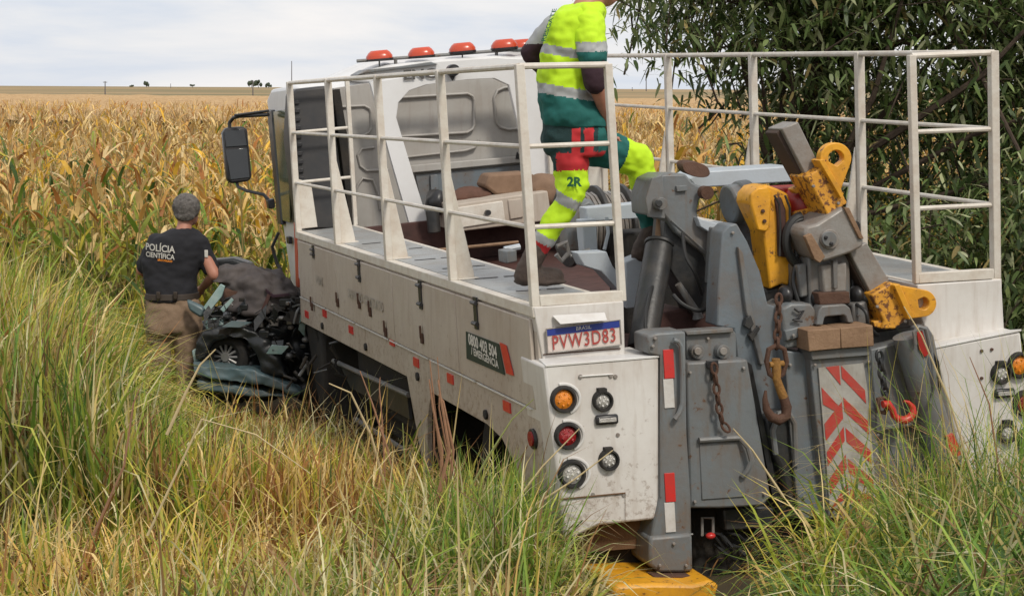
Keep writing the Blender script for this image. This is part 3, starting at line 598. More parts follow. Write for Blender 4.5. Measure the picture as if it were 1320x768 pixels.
# locker and stowed things behind the cab
b = B(); b.pp([(583, 264), (706, 246), (712, 284), (590, 299)], 4.9, .5); LK = b.build('bed_locker', 'shaded_white', TR, .01)
b = B(); b.pp([(588, 268), (648, 259), (652, 285), (593, 294)], 4.885, .02); b.build('locker_door', 'rail_paint', LK, .006); b = B(); b.pp([(655, 258), (672, 256), (675, 280), (658, 283)], 4.885, .02); b.build('locker_door', 'shaded_white', LK, .006)
q = P(628, 274, Y=4.87); B().disc(q, (0, -1, 0), .022, .03, 12).build('locker_knob', 'black_plastic', LK)
edge((566, 322), (668, 312), 3.6, .012, 'bed_strap_bar', 'rust_wood', TR)
# ------------------------------------------------------------------ lifting gear at the rear (parts of the lorry)
def poly(name, m, px, Y, th, bev=.006, par=None, label=None): return B().pp(px, Y, th).build(name, m, par or TR, bev, label=label)
def boss(px, py, rp, Y, h, m, par, name='pin', n=20):
    q = P(px, py, Y=Y); d = ((T(q)[0] - CAM) @ M)[2]; r = rp / F_PX * d; return B().disc(q, (0, -1, 0), r, h, n).build(name, m, par, .003)
# winch
wn = B(); q0, q1 = P(748, 290, Y=2.0), P(800, 288, Y=2.0)
q = P(770, 290, Y=1.9); wn.cyl(q + np.array([-.22, 0, 0]), q + np.array([.30, 0, 0]), .17, 28); 
for dx in (-.2, -.02, .14, .30): wn.cyl(q + np.array([dx, 0, 0]), q + np.array([dx + .025, 0, 0]), .24, 30)
WI = wn.build('winch_drum', 'steel_dark', TR, .004)
b = B()
for k in range(16): b.tube([q + np.array([-.16 + k * .027, .19 * math.cos(t), .19 * math.sin(t)]) for t in np.linspace(0, 2 * math.pi, 17)[:-1]], .012, 6, closed=True)
b.build('winch_rope', 'bare_steel', WI)
poly('winch_cover', 'steel_grey', [(733, 300), (738, 275), (748, 262), (760, 255), (768, 262), (772, 300), (770, 330), (735, 325)], 1.45, .18, .03)
poly('winch_beam', 'steel_light', [(756, 268), (831, 261), (832, 281), (757, 286)], 1.2, .12)
poly('winch_strut', 'steel_light', [(750, 284), (768, 282), (771, 324), (754, 326)], 1.15, .1)
poly('winch_bracket', 'steel_light', [(744, 326), (782, 324), (790, 343), (806, 364), (806, 384), (775, 350), (753, 343)], .85, .12)
poly('winch_bracket', 'steel_light', [(806, 338), (830, 328), (830, 395), (808, 398)], .8, .12)
b = B(); b.tube([P(x, y, Y=.95) for x, y in ((718, 318), (730, 312), (733, 326), (724, 336), (717, 328))], .014, 8); b.build('hose', 'steel_grey', TR); B().tube([P(735, 330, Y=1.1), P(760, 322, Y=1.1)], .012).build('hose', 'steel_grey', TR)
b = B(); b.tube([P(782, 280, Y=1.1), P(784, 300, Y=1.1), P(779, 322, Y=1.1)], .010, 8); b.build('hose', 'steel_light', TR); B().tube([P(650, 322, Y=2.2), P(670, 318, Y=2.2)], .02).build('hose', 'steel_light', TR)
poly('bed_wall_bracket', 'steel_grey', [(652, 324), (666, 322), (667, 337), (653, 340)], 2.0, .15)
# lifting cylinder, left
a0, a1 = P(827, 452, Y=.25), P(850, 318, Y=.55)
cy = B().tube([a0, a0 * .5 + a1 * .5, a1], .073, 24).build('lift_cylinder', 'steel_dark', TR, .006)
B().cyl(a1, a1 + (a1 - a0) * .03, .08, 24).build('cylinder_collar', 'steel_dark', cy, .004)
B().cyl(a1, P(855, 262, Y=.62), .028, 16).build('cylinder_rod', 'rust_wood', cy)
# boom head with its cheek plates
poly('boom_head', 'steel_grey', [(833, 254), (841, 231), (856, 224), (884, 224), (893, 235), (907, 242), (910, 250), (902, 258), (899, 272), (901, 286), (914, 298), (928, 296), (926, 316), (916, 345), (912, 330), (872, 300), (862, 285), (856, 278), (835, 278)], .45, .22, .012)
poly('boom_cheek', 'steel_dark', [(858, 282), (872, 298), (914, 330), (914, 372), (911, 400), (900, 412), (893, 405), (873, 362), (862, 345), (852, 340)], .50, .16, .008)
poly('boom_end_plate', 'steel_grey', [(832, 256), (841, 230), (854, 225), (858, 282), (836, 280)], .43, .02, .004)
bs = boss(848, 262, 8, .43, .05, 'steel_grey', TR, 'boom_pin'); boss(848, 262, 4.5, .38, .02, 'steel_dark', bs, 'pin_cap')
poly('boom_lip', 'steel_light', [(899, 280), (905, 283), (925, 288), (938, 287), (936, 293), (914, 299), (903, 292)], .40, .14, .004)
poly('boom_bracket', 'steel_grey', [(872, 240), (886, 239), (886, 246), (873, 247)], .43, .03, .002)
q = P(907, 248, Y=.42); B().disc(q, (0, -1, 0), .035, .05, 16).build('boom_pin', 'rust', TR)
poly('linkage_bar', 'steel_grey', [(918, 293), (930, 294), (929, 340), (926, 366), (914, 366), (916, 330)], .36, .06, .006)
for x, y in ((922, 303), (922, 318)): boss(x, y, 4, .35, .02, 'bare_steel', TR)
b = B(); b.tube([P(874, 366, Y=.42), P(898, 402, Y=.42), P(900, 410, Y=.42)], [.018, .02, .03], 10); b.build('linkage_rod', 'steel_grey', TR)
poly('inner_housing', 'bed_red', [(848, 405), (880, 398), (935, 412), (935, 428), (845, 430)], .55, .3, .01)
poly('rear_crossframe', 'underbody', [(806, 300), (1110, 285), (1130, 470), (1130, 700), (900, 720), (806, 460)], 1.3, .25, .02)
# boom beam across the back, pale
poly('boom_beam', 'steel_light', [(889, 231), (905, 221), (1022, 214), (1027, 218), (1028, 234), (905, 242), (896, 240)], .95, .26, .008)
q = P(898, 219, Y=.75); b = B(); b.loft([(q, (.075, 0, -.012), (0, .02, .04)), (q + np.array([.0, .09, 0.01]), (.075, 0, -.012), (0, .02, .04))], 20); b.build('beam_cap', 'rust', TR, .004)
# pulley with grey-blue cheek and yellow boom foot
b = B(); a = P(938, 264, Y=.45); c = P(968, 260, Y=.45); b.cyl(a, c, .105, 28); b.cyl(a + (c - a) * .45, c, .118, 28); PU = b.build('pulley_drum', 'steel_blue', TR, .012)
poly('pulley_post', 'steel_blue', [(949, 286), (972, 284), (982, 345), (984, 395), (968, 350), (955, 320)], .55, .12, .008)
poly('yellow_arm', 'yellow_paint', [(966, 262), (968, 250), (976, 241), (988, 238), (1004, 244), (1016, 250), (1021, 266), (1020, 330), (1017, 368), (1008, 366), (992, 373), (988, 330), (984, 300)], .16, .16, .010)
poly('yellow_lug', 'yellow_paint', [(968, 262), (969, 250), (977, 242), (990, 241), (995, 248), (994, 270), (992, 294), (988, 299), (977, 297)], .125, .035, .008)
for x, y in ((985, 285), (983, 272)): boss(x, y, 2.5, .123, .01, 'rust', TR, 'bolt')
poly('arm_slot', 'bed_red', [(999, 256), (1007, 254), (1013, 270), (1014, 332), (1003, 330), (1002, 280)], .150, .02, .004)
b = B(); b.tube([P(x, y, Y=.13) for x, y in ((998, 252), (1004, 262), (1006, 290), (1005, 330))], .006); b.tube([P(x, y, Y=.13) for x, y in ((1012, 252), (1018, 268), (1018, 300), (1017, 330))], .006); b.build('arm_hose', 'steel_dark', TR)
poly('arm_foot', 'steel_dark', [(984, 372), (1018, 366), (1030, 380), (1020, 395), (985, 392)], .2, .2, .02)
# red knuckle with yellow gussets
b = B(); q = P(1033, 266, Y=.28); b.ell(q, (.11, .10, .12), 18, 12); b.box(q[0] - .1, q[0] + .06, q[1], q[1] + .2, q[2] - .1, q[2] + .1); b.build('red_knuckle', 'red_paint', TR, .01)
poly('knuckle_gusset', 'yellow_worn', [(1020, 244), (1040, 234), (1048, 238), (1046, 246), (1026, 250)], .16, .05, .006); poly('knuckle_gusset', 'yellow_worn', [(1026, 274), (1052, 266), (1058, 272), (1034, 284), (1026, 282)], .16, .05, .006)
# tilted cross arm
def slab(name, m, px, Y, th, bev=.006, sidem=None): return poly(name, m, px, Y, th, bev)
XA = slab('cross_arm', 'bare_steel', [(1008, 166), (1029, 157), (1056, 212), (1040, 229)], .05, .16)
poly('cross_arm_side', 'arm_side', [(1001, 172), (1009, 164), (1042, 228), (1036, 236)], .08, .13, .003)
slab('cross_arm', 'bare_steel', [(1095, 325), (1117, 312), (1147, 362), (1124, 381)], .0, .16)
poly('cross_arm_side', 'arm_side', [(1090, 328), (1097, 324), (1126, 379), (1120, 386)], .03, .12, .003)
b = B(); b.ring([P(x, y, Y=.0) for x, y in ((1040, 228), (1066, 211), (1093, 262), (1067, 278))], [P(x, y, Y=.0) for x, y in ((1048, 230), (1063, 221), (1084, 260), (1069, 268))], (0, .2, 0), closed=True)
b.pp([(1040, 228), (1066, 211), (1093, 262), (1067, 278)], -.02, .19); b.build('sleeve', 'yellow_worn', TR, .008)
def lug(cx, cy, ro, ri, foot, Y, th, hole_m):
    pts = [(cx + ro * math.cos(t), cy + ro * math.sin(t)) for t in np.linspace(0, 2 * math.pi, 40)[:-1]] + list(foot)
    def cr_(o, a, c): return (a[0] - o[0]) * (c[1] - o[1]) - (a[1] - o[1]) * (c[0] - o[0])
    pts = sorted(pts); lo, up_ = [], []
    for p in pts:
        while len(lo) > 1 and cr_(lo[-2], lo[-1], p) <= 0: lo.pop()
        lo.append(p)
    for p in reversed(pts):
        while len(up_) > 1 and cr_(up_[-2], up_[-1], p) <= 0: up_.pop()
        up_.append(p)
    hull = lo[:-1] + up_[:-1]; ins = []
    for x, y in hull: l = math.hypot(x - cx, y - cy); ins.append((cx + ri * (x - cx) / l, cy + ri * (y - cy) / l))
    b = B(); b.ring([P(x, y, Y=Y) for x, y in hull], [P(x, y, Y=Y) for x, y in ins], (0, th, 0), closed=True)
    o = b.build('eye_lug', 'yellow_paint', TR, .005); q = P(cx, cy, Y=Y + th + .01); d = ((T(q)[0] - CAM) @ M)[2]
    return o
lug(1078, 204, 20, 10, ((1083, 248), (1058, 208)), -.03, .05, 'rust')
lug(1190, 391, 17.5, 8, ((1174, 411), (1157, 367)), -.08, .06, 'print_white')
poly('lug_gusset', 'yellow_paint', [(1056, 207), (1062, 205), (1088, 250), (1084, 256)], -.05, .09, .003); poly('lug_gusset', 'yellow_paint', [(1153, 368), (1160, 366), (1178, 408), (1172, 412)], -.1, .1, .003)
b = B(); b.pp([(1124, 380), (1150, 364), (1176, 406), (1154, 424), (1136, 424), (1140, 414)], -.06, .2); b.build('sleeve', 'yellow_worn', TR, .008)
poly('sleeve_tab', 'yellow_worn', [(1126, 414), (1150, 412), (1152, 424), (1127, 422)], -.04, .08, .006)
HP = poly('swivel_head', 'bare_steel', [(1036, 302), (1040, 292), (1054, 288), (1088, 266), (1094, 270), (1114, 308), (1113, 318), (1098, 326), (1062, 338), (1052, 334)], -.06, .24, .014)
poly('wear_pad', 'rust_wood', [(1038, 305), (1046, 301), (1064, 331), (1057, 339), (1050, 334)], -.085, .03, .003); poly('wear_strip', 'rust_wood', [(1088, 267), (1095, 268), (1114, 308), (1108, 308)], -.075, .03, .003)
hb = boss(1068, 308, 12.5, -.06, .02, 'bare_steel', TR, 'swivel_disc'); boss(1068, 308, 10, -.08, .012, 'steel_grey', hb, 'disc_plate')
for x, y in ((1064, 306), (1071, 314)): boss(x, y, 2.4, -.09, .012, 'black_plastic', hb, 'bolt')
q = P(1052, 312, Y=.05); b = B(); 
for r_, x_ in ((.13, 0), (.115, .03)): b.tube([q + np.array([-.10 - x_ * 0, .06, 0]) + np.array([0.03 * math.cos(t) * 0 + .13 * math.cos(t) * .7 + .06, 0, r_ * math.sin(t)]) for t in np.linspace(1.6, 4.4, 12)], .022, 8)
b.build('hose', 'hose', TR)
# turret column below the head
TC = poly('turret_column', 'steel_grey', [(1042, 330), (1096, 326), (1097, 392), (1044, 396)], .04, .26, .012)
poly('column_cap', 'bare_steel', [(1060, 342), (1092, 338), (1092, 376), (1062, 378)], .0, .05, .01)
poly('column_rib', 'steel_grey', [(1029, 342), (1040, 340), (1042, 382), (1032, 384)], .05, .15, .01); poly('column_rib', 'steel_grey', [(1074, 336), (1080, 336), (1080, 372), (1075, 372)], -.02, .03, .003)
poly('brown_plate', 'rust', [(1055, 378), (1095, 376), (1096, 391), (1057, 393)], -.03, .1, .004)
HD = B(); HD.ring([P(x, y, Y=-.06) for x, y in ((1052, 419), (1056, 400), (1060, 394), (1090, 392), (1096, 397), (1101, 416))], [P(x, y, Y=-.06) for x, y in ((1061, 419), (1063, 410), (1065, 408), (1088, 406), (1091, 408), (1093, 416))], (0, .08, 0)); HD.build('lift_handle', 'steel_grey', TR, .006)
poly('handle_back', 'black_plastic', [(1058, 405), (1096, 402), (1098, 418), (1058, 420)], .04, .05)
poly('left_housing', 'steel_grey', [(1008, 398), (1020, 391), (1046, 391), (1052, 400), (1052, 420), (1040, 424), (1040, 446), (1012, 450), (1010, 420)], -.03, .22, .012)
b = B(); b.tube([P(x, y, Y=-.05) for x, y in ((1024, 398), (1030, 402), (1036, 400), (1030, 410), (1022, 412), (1034, 414))], .006); b.build('wire', 'black_plastic', TR)
poly('housing_plate', 'steel_grey', [(1012, 426), (1030, 421), (1040, 424), (1034, 434), (1014, 440)], -.05, .03, .006)
poly('right_housing', 'steel_grey', [(1099, 392), (1118, 388), (1124, 418), (1100, 420)], .0, .2, .012)
for x, y in ((1012, 380), (1050, 384), (1104, 380), (1112, 384)): 
    q = P(x, y, Y=.06); B().ell(q, (.035, .05, .05), 12, 8).build('hose_coupling', 'black_plastic', TR)
for k in range(5): B().tube([P(1100 + k * 6, 345 + k * 6, Y=.12), P(1098 + k * 3, 375 + k * 4, Y=.1), P(1106 + k * 5, 402 + k * 2, Y=.12)], .011, 8).build('hose', 'hose', TR)
for k in range(4): B().tube([P(1018 + k * 5, 330, Y=.25), P(1014 + k * 6, 360, Y=.2), P(1020 + k * 5, 395, Y=.16)], .010, 8).build('hose', 'hose', TR)
# pillar with chevron board
PL = poly('pillar', 'steel_grey', [(1044, 455), (1122, 449), (1128, 520), (1140, 664), (1068, 668), (1052, 540)], -.10, .14, .006)
poly('pillar_side', 'steel_blue', [(1012, 452), (1044, 456), (1054, 560), (1066, 668), (1030, 668), (1020, 560)], -.04, .16, .006)
poly('pillar_head', 'steel_grey', [(1045, 452), (1122, 446), (1122, 458), (1047, 464)], -.125, .14, .004)
CH = poly('chevron_board', 'board_white', [(1055, 474), (1113, 468), (1118, 500), (1130, 640), (1080, 655), (1070, 655), (1064, 580)], -.112, .008, 0)
def cl(y, t):      # point on the chevron board: t 0..1 across, y down (0..1)
    L0, L1 = np.array([1056, 474.]), np.array([1071, 655.]); C0, C1 = np.array([1083, 471.]), np.array([1096, 650.]); R0_, R1 = np.array([1113, 468.]), np.array([1129, 640.])
    l, c, r = L0 + (L1 - L0) * y, C0 + (C1 - C0) * y, R0_ + (R1 - R0_) * y
    return tuple(l + (c - l) * t * 2) if t <= .5 else tuple(c + (r - c) * (t - .5) * 2)
def stripe(t0, t1, ya0, ya1, yb0, yb1):
    px = [cl(max(0, min(1, ya0)), t0), cl(max(0, min(1, yb0)), t1), cl(max(0, min(1, yb1)), t1), cl(max(0, min(1, ya1)), t0)]
    if abs(px[0][1] - px[3][1]) + abs(px[1][1] - px[2][1]) < 3: return
    B().prism([P(x, y, Y=-.1155) for x, y in px], (0, .003, 0)).build('chevron_stripe', 'board_red', CH, smooth=0)
stripe(.52, .98, 0, .09, .20, .30)
for k in range(4): stripe(.52, .98, .23 + k * .22, .33 + k * .22, .43 + k * .22, .53 + k * .22)
stripe(.02, .48, .14, .26, .32, .36); stripe(.02, .48, .40, .52, .26, .38); stripe(.16, .48, -.0, .0, .0, .14)
for k in range(3): stripe(.02, .48, .60 + k * .2, .70 + k * .2, .44 + k * .2, .54 + k * .2)
# left stiff leg and its panels
LG = poly('stiff_leg', 'steel_grey', [(835, 433), (848, 429), (884, 427), (886, 560), (891, 640), (892, 690), (838, 694), (850, 640), (852, 460), (836, 456)], -.16, .18, .010)
poly('leg_socket', 'steel_grey', [(838, 692), (893, 687), (894, 736), (878, 738), (850, 738), (837, 728)], -.18, .24, .016)
for (y0, y1, m) in ((450, 487, 'reflector_red'), (488, 525, 'reflector_white'), (609, 646, 'reflector_red'), (647, 685, 'reflector_white')):
    k = 1.5 if y0 > 600 else 0; poly('leg_reflector', m, [(855 + k, y0 + 1), (868 + k, y0), (870 + k, y1), (857 + k, y1 + 1)], -.166, .008, .001, LG)
b = B(); b.tube([P(x, y, Y=-.19) for x, y in ((868, 438), (874, 440), (878, 446), (880, 480), (880, 520), (876, 532), (870, 540))], .013, 8); b.build('grab_handle', 'steel_grey', LG)
poly('upper_plate', 'steel_grey', [(884, 428), (944, 424), (949, 430), (950, 466), (886, 470)], -.03, .12, .006)
poly('panel_rim', 'steel_grey', [(884, 427), (945, 423), (946, 428), (886, 432)], -.06, .05, .003)
for x, y in ((895, 452), (928, 452)):
    o = boss(x, y, 9, -.03, .045, 'steel_grey', TR, 'hydraulic_port'); boss(x + 3, y, 5, -.075, .02, 'bare_steel', o, 'port_nut')
MP = poly('leg_panel', 'steel_grey', [(885, 467), (964, 463), (974, 520), (994, 640), (984, 652), (930, 655), (889, 655)], -.11, .12, .012)
poly('panel_recess', 'steel_grey', [(902, 572), (952, 569), (956, 600), (962, 640), (905, 644)], -.118, .01, .004, MP)
b = B(); b.tube([P(901, 567, Y=-.13), P(930, 565, Y=-.13), P(953, 564, Y=-.13), P(964, 576, Y=-.15), P(969, 594, Y=-.15), P(964, 606, Y=-.15), P(957, 614, Y=-.13)], .014, 8); b.build('step_bar', 'steel_grey', MP)
poly('panel_lower', 'steel_dark', [(932, 656), (985, 652), (998, 655), (996, 680), (935, 684)], .0, .1, .01)
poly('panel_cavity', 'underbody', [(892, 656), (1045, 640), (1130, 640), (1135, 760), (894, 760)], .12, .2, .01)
b = B(); b.tube([P(905, 690, Y=.0), P(905, 667, Y=.0), P(919, 667, Y=.0), P(919, 686, Y=.0)], .008, 6); b.build('loop', 'bare_steel', TR); q = P(916, 690, Y=-.02); B().ell(q, (.026, .02, .016)).build('low_lamp', 'reflector_red', TR)
r_ = random.Random(4)
for k in range(14): B().tube([P(905 + k * 8, 690 + r_.uniform(-8, 12), Y=.05), P(920 + k * 8, 700 + r_.uniform(-14, 20), Y=.0), P(935 + k * 8, 705 + r_.uniform(-10, 26), Y=.04)], .008, 6).build('hose', 'hose', TR)
# big diagonal plate between panel and pillar
poly('side_plate', 'steel_blue', [(931, 300), (940, 290), (950, 288), (964, 312), (980, 350), (990, 392), (1012, 398), (1012, 452), (1020, 560), (1030, 668), (1010, 668), (985, 590), (966, 470), (950, 462), (946, 424), (924, 420), (926, 372)], .06, .14, .008)
poly('plate_rib', 'steel_grey', [(952, 318), (958, 326), (970, 400), (986, 470), (980, 470), (962, 400)], .03, .03, .004); poly('plate_shadow_gap', 'black_plastic', [(963, 466), (969, 470), (996, 600), (1002, 640), (996, 640)], -.02, .04, 0)
poly('clip', 'steel_dark', [(966, 432), (978, 420), (980, 424), (970, 440)], .02, .03, .002); poly('clip', 'steel_dark', [(962, 410), (968, 406), (972, 418), (966, 424), (960, 420)], .02, .03, .002)
poly('hook_pocket', 'steel_dark', [(985, 540), (1000, 528), (1020, 530), (1026, 580), (1030, 660), (1016, 655), (1004, 600), (990, 575)], -.02, .08, .02)
b = B(); b.tube([P(x, y, Y=-.05) for x, y in ((1000, 585), (996, 555), (1004, 532), (1016, 530), (1024, 545), (1026, 600))], .015, 8); b.build('pocket_rim', 'steel_grey', TR)
# right panel and leg
poly('leg_panel', 'steel_grey', [(1122, 450), (1164, 440), (1178, 470), (1218, 600), (1220, 640), (1140, 655), (1130, 560)], -.07, .12, .01)
poly('panel_top', 'steel_dark', [(1122, 428), (1180, 420), (1184, 440), (1124, 452)], .02, .12, .01)
b = B(); b.tube([P(1170, 432, Y=-.15), P(1196, 520, Y=-.15), P(1226, 620, Y=-.15)], .075, 20, flat=1.0); RL = b.build('stiff_leg', 'steel_grey', TR)
poly('leg_flange', 'steel_grey', [(1186, 424), (1196, 420), (1204, 432), (1222, 520), (1246, 612), (1232, 616)], -.17, .1, .008, RL)
poly('leg_reflector', 'red_paint', [(1182, 428), (1189, 426), (1198, 456), (1192, 460), (1185, 450)], -.235, .006, .001, RL)
b = B(); b.tube([P(x, y, Y=-.24) for x, y in ((1180, 444), (1178, 428), (1184, 421), (1193, 424), (1200, 452), (1206, 500), (1200, 520))], .010, 8); b.build('grab_handle', 'steel_grey', RL)
b = B(); b.tube([P(x, y, Y=-.2) for x, y in ((1199, 452), (1208, 466), (1212, 495), (1208, 512), (1199, 522), (1198, 528))], .010, 8); b.build('hose', 'hose', TR)
poly('leg_reflector', 'reflector_red', [(1220, 562), (1230, 559), (1240, 586), (1228, 590)], -.24, .06, .001, RL)
poly('panel_gap', 'black_plastic', [(1199, 446), (1204, 446), (1244, 600), (1262, 640), (1240, 640), (1226, 560)], -.03, .1, 0)
poly('step_bar', 'steel_grey', [(1130, 551), (1186, 541), (1186, 546), (1131, 556)], -.12, .05, .002)
# yellow pad under the left leg
poly('ground_pad', 'yellow_paint', [(795, 754), (842, 752), (893, 753), (915, 748), (928, 753), (924, 764), (924, 800), (800, 805), (790, 762)], -.34, .42, .02)
poly('pad_lip', 'rust', [(842, 742), (890, 741), (893, 746), (846, 748)], -.22, .1, .006)
# bolts, welds and hoses on the gear
for x, y, Y in ((841, 446, -.165), (844, 436, -.165), (889, 480, -.115), (958, 474, -.115), (895, 646, -.115), (985, 636, -.115), (1050, 470, -.112), (1119, 466, -.112), (1131, 560, -.1), (912, 436, -.035), (1002, 410, .055), (944, 300, .055), (955, 345, .055), (940, 430, .055), (868, 700, -.185), (850, 728, -.185), (884, 728, -.185), (1018, 470, -.045), (1036, 640, -.045), (1022, 432, -.06), (1106, 406, -.005), (1130, 395, -.065), (1166, 414, -.065), (1048, 240, -.025), (1080, 262, -.025)):
    boss(x, y, 2.3, Y, .012, 'bare_steel', TR, 'bolt', 6)
def weld(pts, Y): b = B(); q = [P(x, y, Y=Y) for x, y in pts]; b.tube(q, .005, 6); b.build('weld_bead', 'steel_grey', TR)
weld([(852, 456), (852, 640)], -.163); weld([(886, 470), (950, 466)], -.035); weld([(838, 692), (893, 688)], -.162); weld([(1012, 456), (1020, 560), (1030, 660)], -.045); weld([(865, 284), (914, 328)], .447)
for pts, r in ((((880, 300, .40), (884, 330, .36), (896, 352, .34), (905, 380, .38)), .010), (((868, 380, .3), (880, 392, .26), (900, 400, .25), (922, 396, .26), (934, 404, .2)), .011), (((968, 300, .5), (975, 330, .38), (984, 372, .3), (1000, 392, .2)), .012), (((1020, 300, .2), (1027, 330, .12), (1022, 362, .08), (1030, 392, .06)), .011), (((1104, 392, .0), (1116, 402, -.06), (1120, 420, -.05), (1132, 432, .0)), .009), (((842, 470, .1), (832, 420, .12), (838, 380, .3), (848, 350, .5)), .010)):
    q = [P(x, y, Y=Y) for x, y, Y in pts]; pp_ = []
    for k in range(len(q) - 1):
        p0, p1, p2, p3 = q[max(k - 1, 0)], q[k], q[k + 1], q[min(k + 2, len(q) - 1)]
        for t in (0, .25, .5, .75): pp_.append(.5 * (2 * p1 + (p2 - p0) * t + (2 * p0 - 5 * p1 + 4 * p2 - p3) * t * t + (3 * p1 - p0 - 3 * p2 + p3) * t ** 3))
    pp_.append(q[-1]); B().tube(pp_, r, 8).build('hydraulic_hose', 'hose', TR)
# ------------------------------------------------------------------ loose gear hanging on the lifting gear
def chain(name, pts, r, lr, matn, label, cat='chain', n=None):
    pts = [np.array(p) for p in pts]; seg = []; 
    for a, c in zip(pts[:-1], pts[1:]): k = max(1, int(round(np.linalg.norm(c - a) / (lr * 1.55)))); seg += [a + (c - a) * i / k for i in range(k)]
    seg.append(pts[-1]); root = thing(name, label, cat, T(pts[-1])[0])
    for i, (a, c) in enumerate(zip(seg[:-1], seg[1:])):
        d = unit(c - a); s_ = unit(np.cross(d, (0, 1, 0))); s_ = s_ if i % 2 == 0 else unit(np.cross(d, s_)); mid = (a + c) / 2; ring_ = []
        for t in np.linspace(0, 2 * math.pi, 13)[:-1]: ring_.append(mid + d * lr * math.sin(t) + s_ * lr * .55 * math.cos(t))
        B().tube(ring_, r, 6, closed=True).build('chain_link', matn, root)
    return root
chain('hook_chain', [P(1004, 380, Y=-.14), P(1003, 415, Y=-.15), P(1001, 448, Y=-.15)], .008, .028, 'rust', 'rusty chain hanging from the yellow arm above the big orange hook')
hk = thing('lifting_hook', 'rusty orange forged hook hanging beside the grey pillar', 'hook', T(P(1005, 545, Y=-.15))[0])
b = B(); b.tube([P(x, y, Y=-.15) for x, y in ((1001, 445), (1011, 450), (1014, 466), (1009, 482), (1001, 488), (992, 482), (988, 466), (991, 450))], .013, 8, closed=True); b.build('shackle_ring', 'rust', hk)
b = B(); b.tube([P(x, y, Y=-.16) for x, y in ((1000, 462), (1001, 476), (1001, 488), (1006, 502), (1010, 512))], [.020, .023, .020, .022, .023], 12); b.build('hook_shank', 'rust_orange', hk)
b = B(); b.tube([P(x, y, Y=-.16) for x, y in ((1010, 512), (1014, 524), (1013, 536), (1004, 541), (994, 537), (988, 527), (986, 514), (987, 503))], [.023, .025, .026, .027, .025, .02, .013, .006], 12); b.build('hook_body', 'rust', hk)
b = B(); b.cyl(P(992, 470, Y=-.16), P(1010, 468, Y=-.16), .014); b.build('shackle_pin', 'rust_orange', hk)
chain('latch_chain', [P(920, 468, Y=-.16), P(923, 495, Y=-.16), P(926, 520, Y=-.16), P(931, 545, Y=-.16), P(940, 556, Y=-.17)], .007, .027, 'rust', 'short dark rusty chain hanging down the left grey leg panel')
poly('chain_slot', 'black_plastic', [(911, 465), (926, 464), (927, 474), (922, 475), (923, 490), (917, 490), (917, 475), (912, 475)], -.128, .012, .002)
chain('safety_chain', [P(1133, 454, Y=-.16), P(1136, 475, Y=-.16), P(1140, 500, Y=-.16), P(1144, 518, Y=-.16)], .008, .030, 'steel_dark', 'black chain hanging to the right of the chevron board')
rh = thing('red_hook', 'bright red forged hook hanging right of the chevron board', 'hook', T(P(1160, 545, Y=-.2))[0])
arc = [(1164 + 13.5 * math.cos(math.radians(a)), 529 + 12.5 * math.sin(math.radians(a))) for a in (185, 150, 115, 80, 45, 10, -25, -60, -85)]
b = B(); b.tube([P(x, y, Y=-.2) for x, y in [(1138, 521), (1145, 520)] + arc], [.02, .018, .017, .017, .019, .021, .021, .019, .015, .010, .006], 12); b.build('hook_body', 'hook_red', rh)
b = B(); b.tube([P(x, y, Y=-.17) for x, y in ((1132, 514), (1142, 512), (1146, 522), (1140, 532), (1132, 530))], .012, 8, closed=True); b.build('swivel_eye', 'rust', rh)
tb_ = thing('timber_block', 'worn brown timber block lying across the top of the chevron pillar', 'timber block', T(P(1084, 450, Y=-.1))[0])
B().pp([(1041, 426), (1083, 423), (1084, 449), (1043, 453)], -.155, .16).build('timber_half', 'rust_wood', tb_, .004); B().pp([(1083.6, 423), (1125, 419), (1127, 446), (1084.6, 449)], -.155, .16).build('timber_half', 'rust_wood', tb_, .004)
# load behind the cab
def crumple(name, m, c, r, label, cat, seed, amp=.3):
    b = B(); b.ell(c, r, 22, 14); b.v = [tuple(np.array(c) + (np.array(p) - c) * (1 + amp * noise.noise(Vector(p) * 5 + Vector((seed, 0, 0))) + amp * .6 * noise.noise(Vector(p) * 13))) for p in b.v]
    o = b.build(name, m, None, xf=T); return tag(rebase(o), label, cat)
b = B(); b.pp([(625, 240), (632, 225), (680, 222), (705, 232), (700, 250), (640, 252)], 5.15, .25); tag(rebase(b.build('cardboard_box', 'cardboard', None, .02)), 'crushed light brown cardboard lying on the locker behind the cab', 'cardboard')
crumple('brown_sack', 'brown_cloth', P(605, 252, Y=5.3), (.2, .16, .07), 'dark red-brown sack slumped on the left end of the locker', 'sack', 2)
crumple('tool_bag', 'black_plastic', P(560, 262, Y=5.3), (.09, .12, .12), 'small black tool bag standing left of the locker', 'bag', 5)
b = B(); b.cyl(P(560, 300, Y=5.1), P(557, 270, Y=5.1), .05, 16); tag(rebase(b.build('jack', 'steel_dark', None, .01)), 'dark bottle jack standing left of the locker on the bed floor', 'jack')
crumple('brown_tarpaulin', 'cardboard', P(700, 246, Y=5.1), (.16, .15, .12), 'brown tarpaulin bundle lying on the right end of the locker', 'tarpaulin', 9)
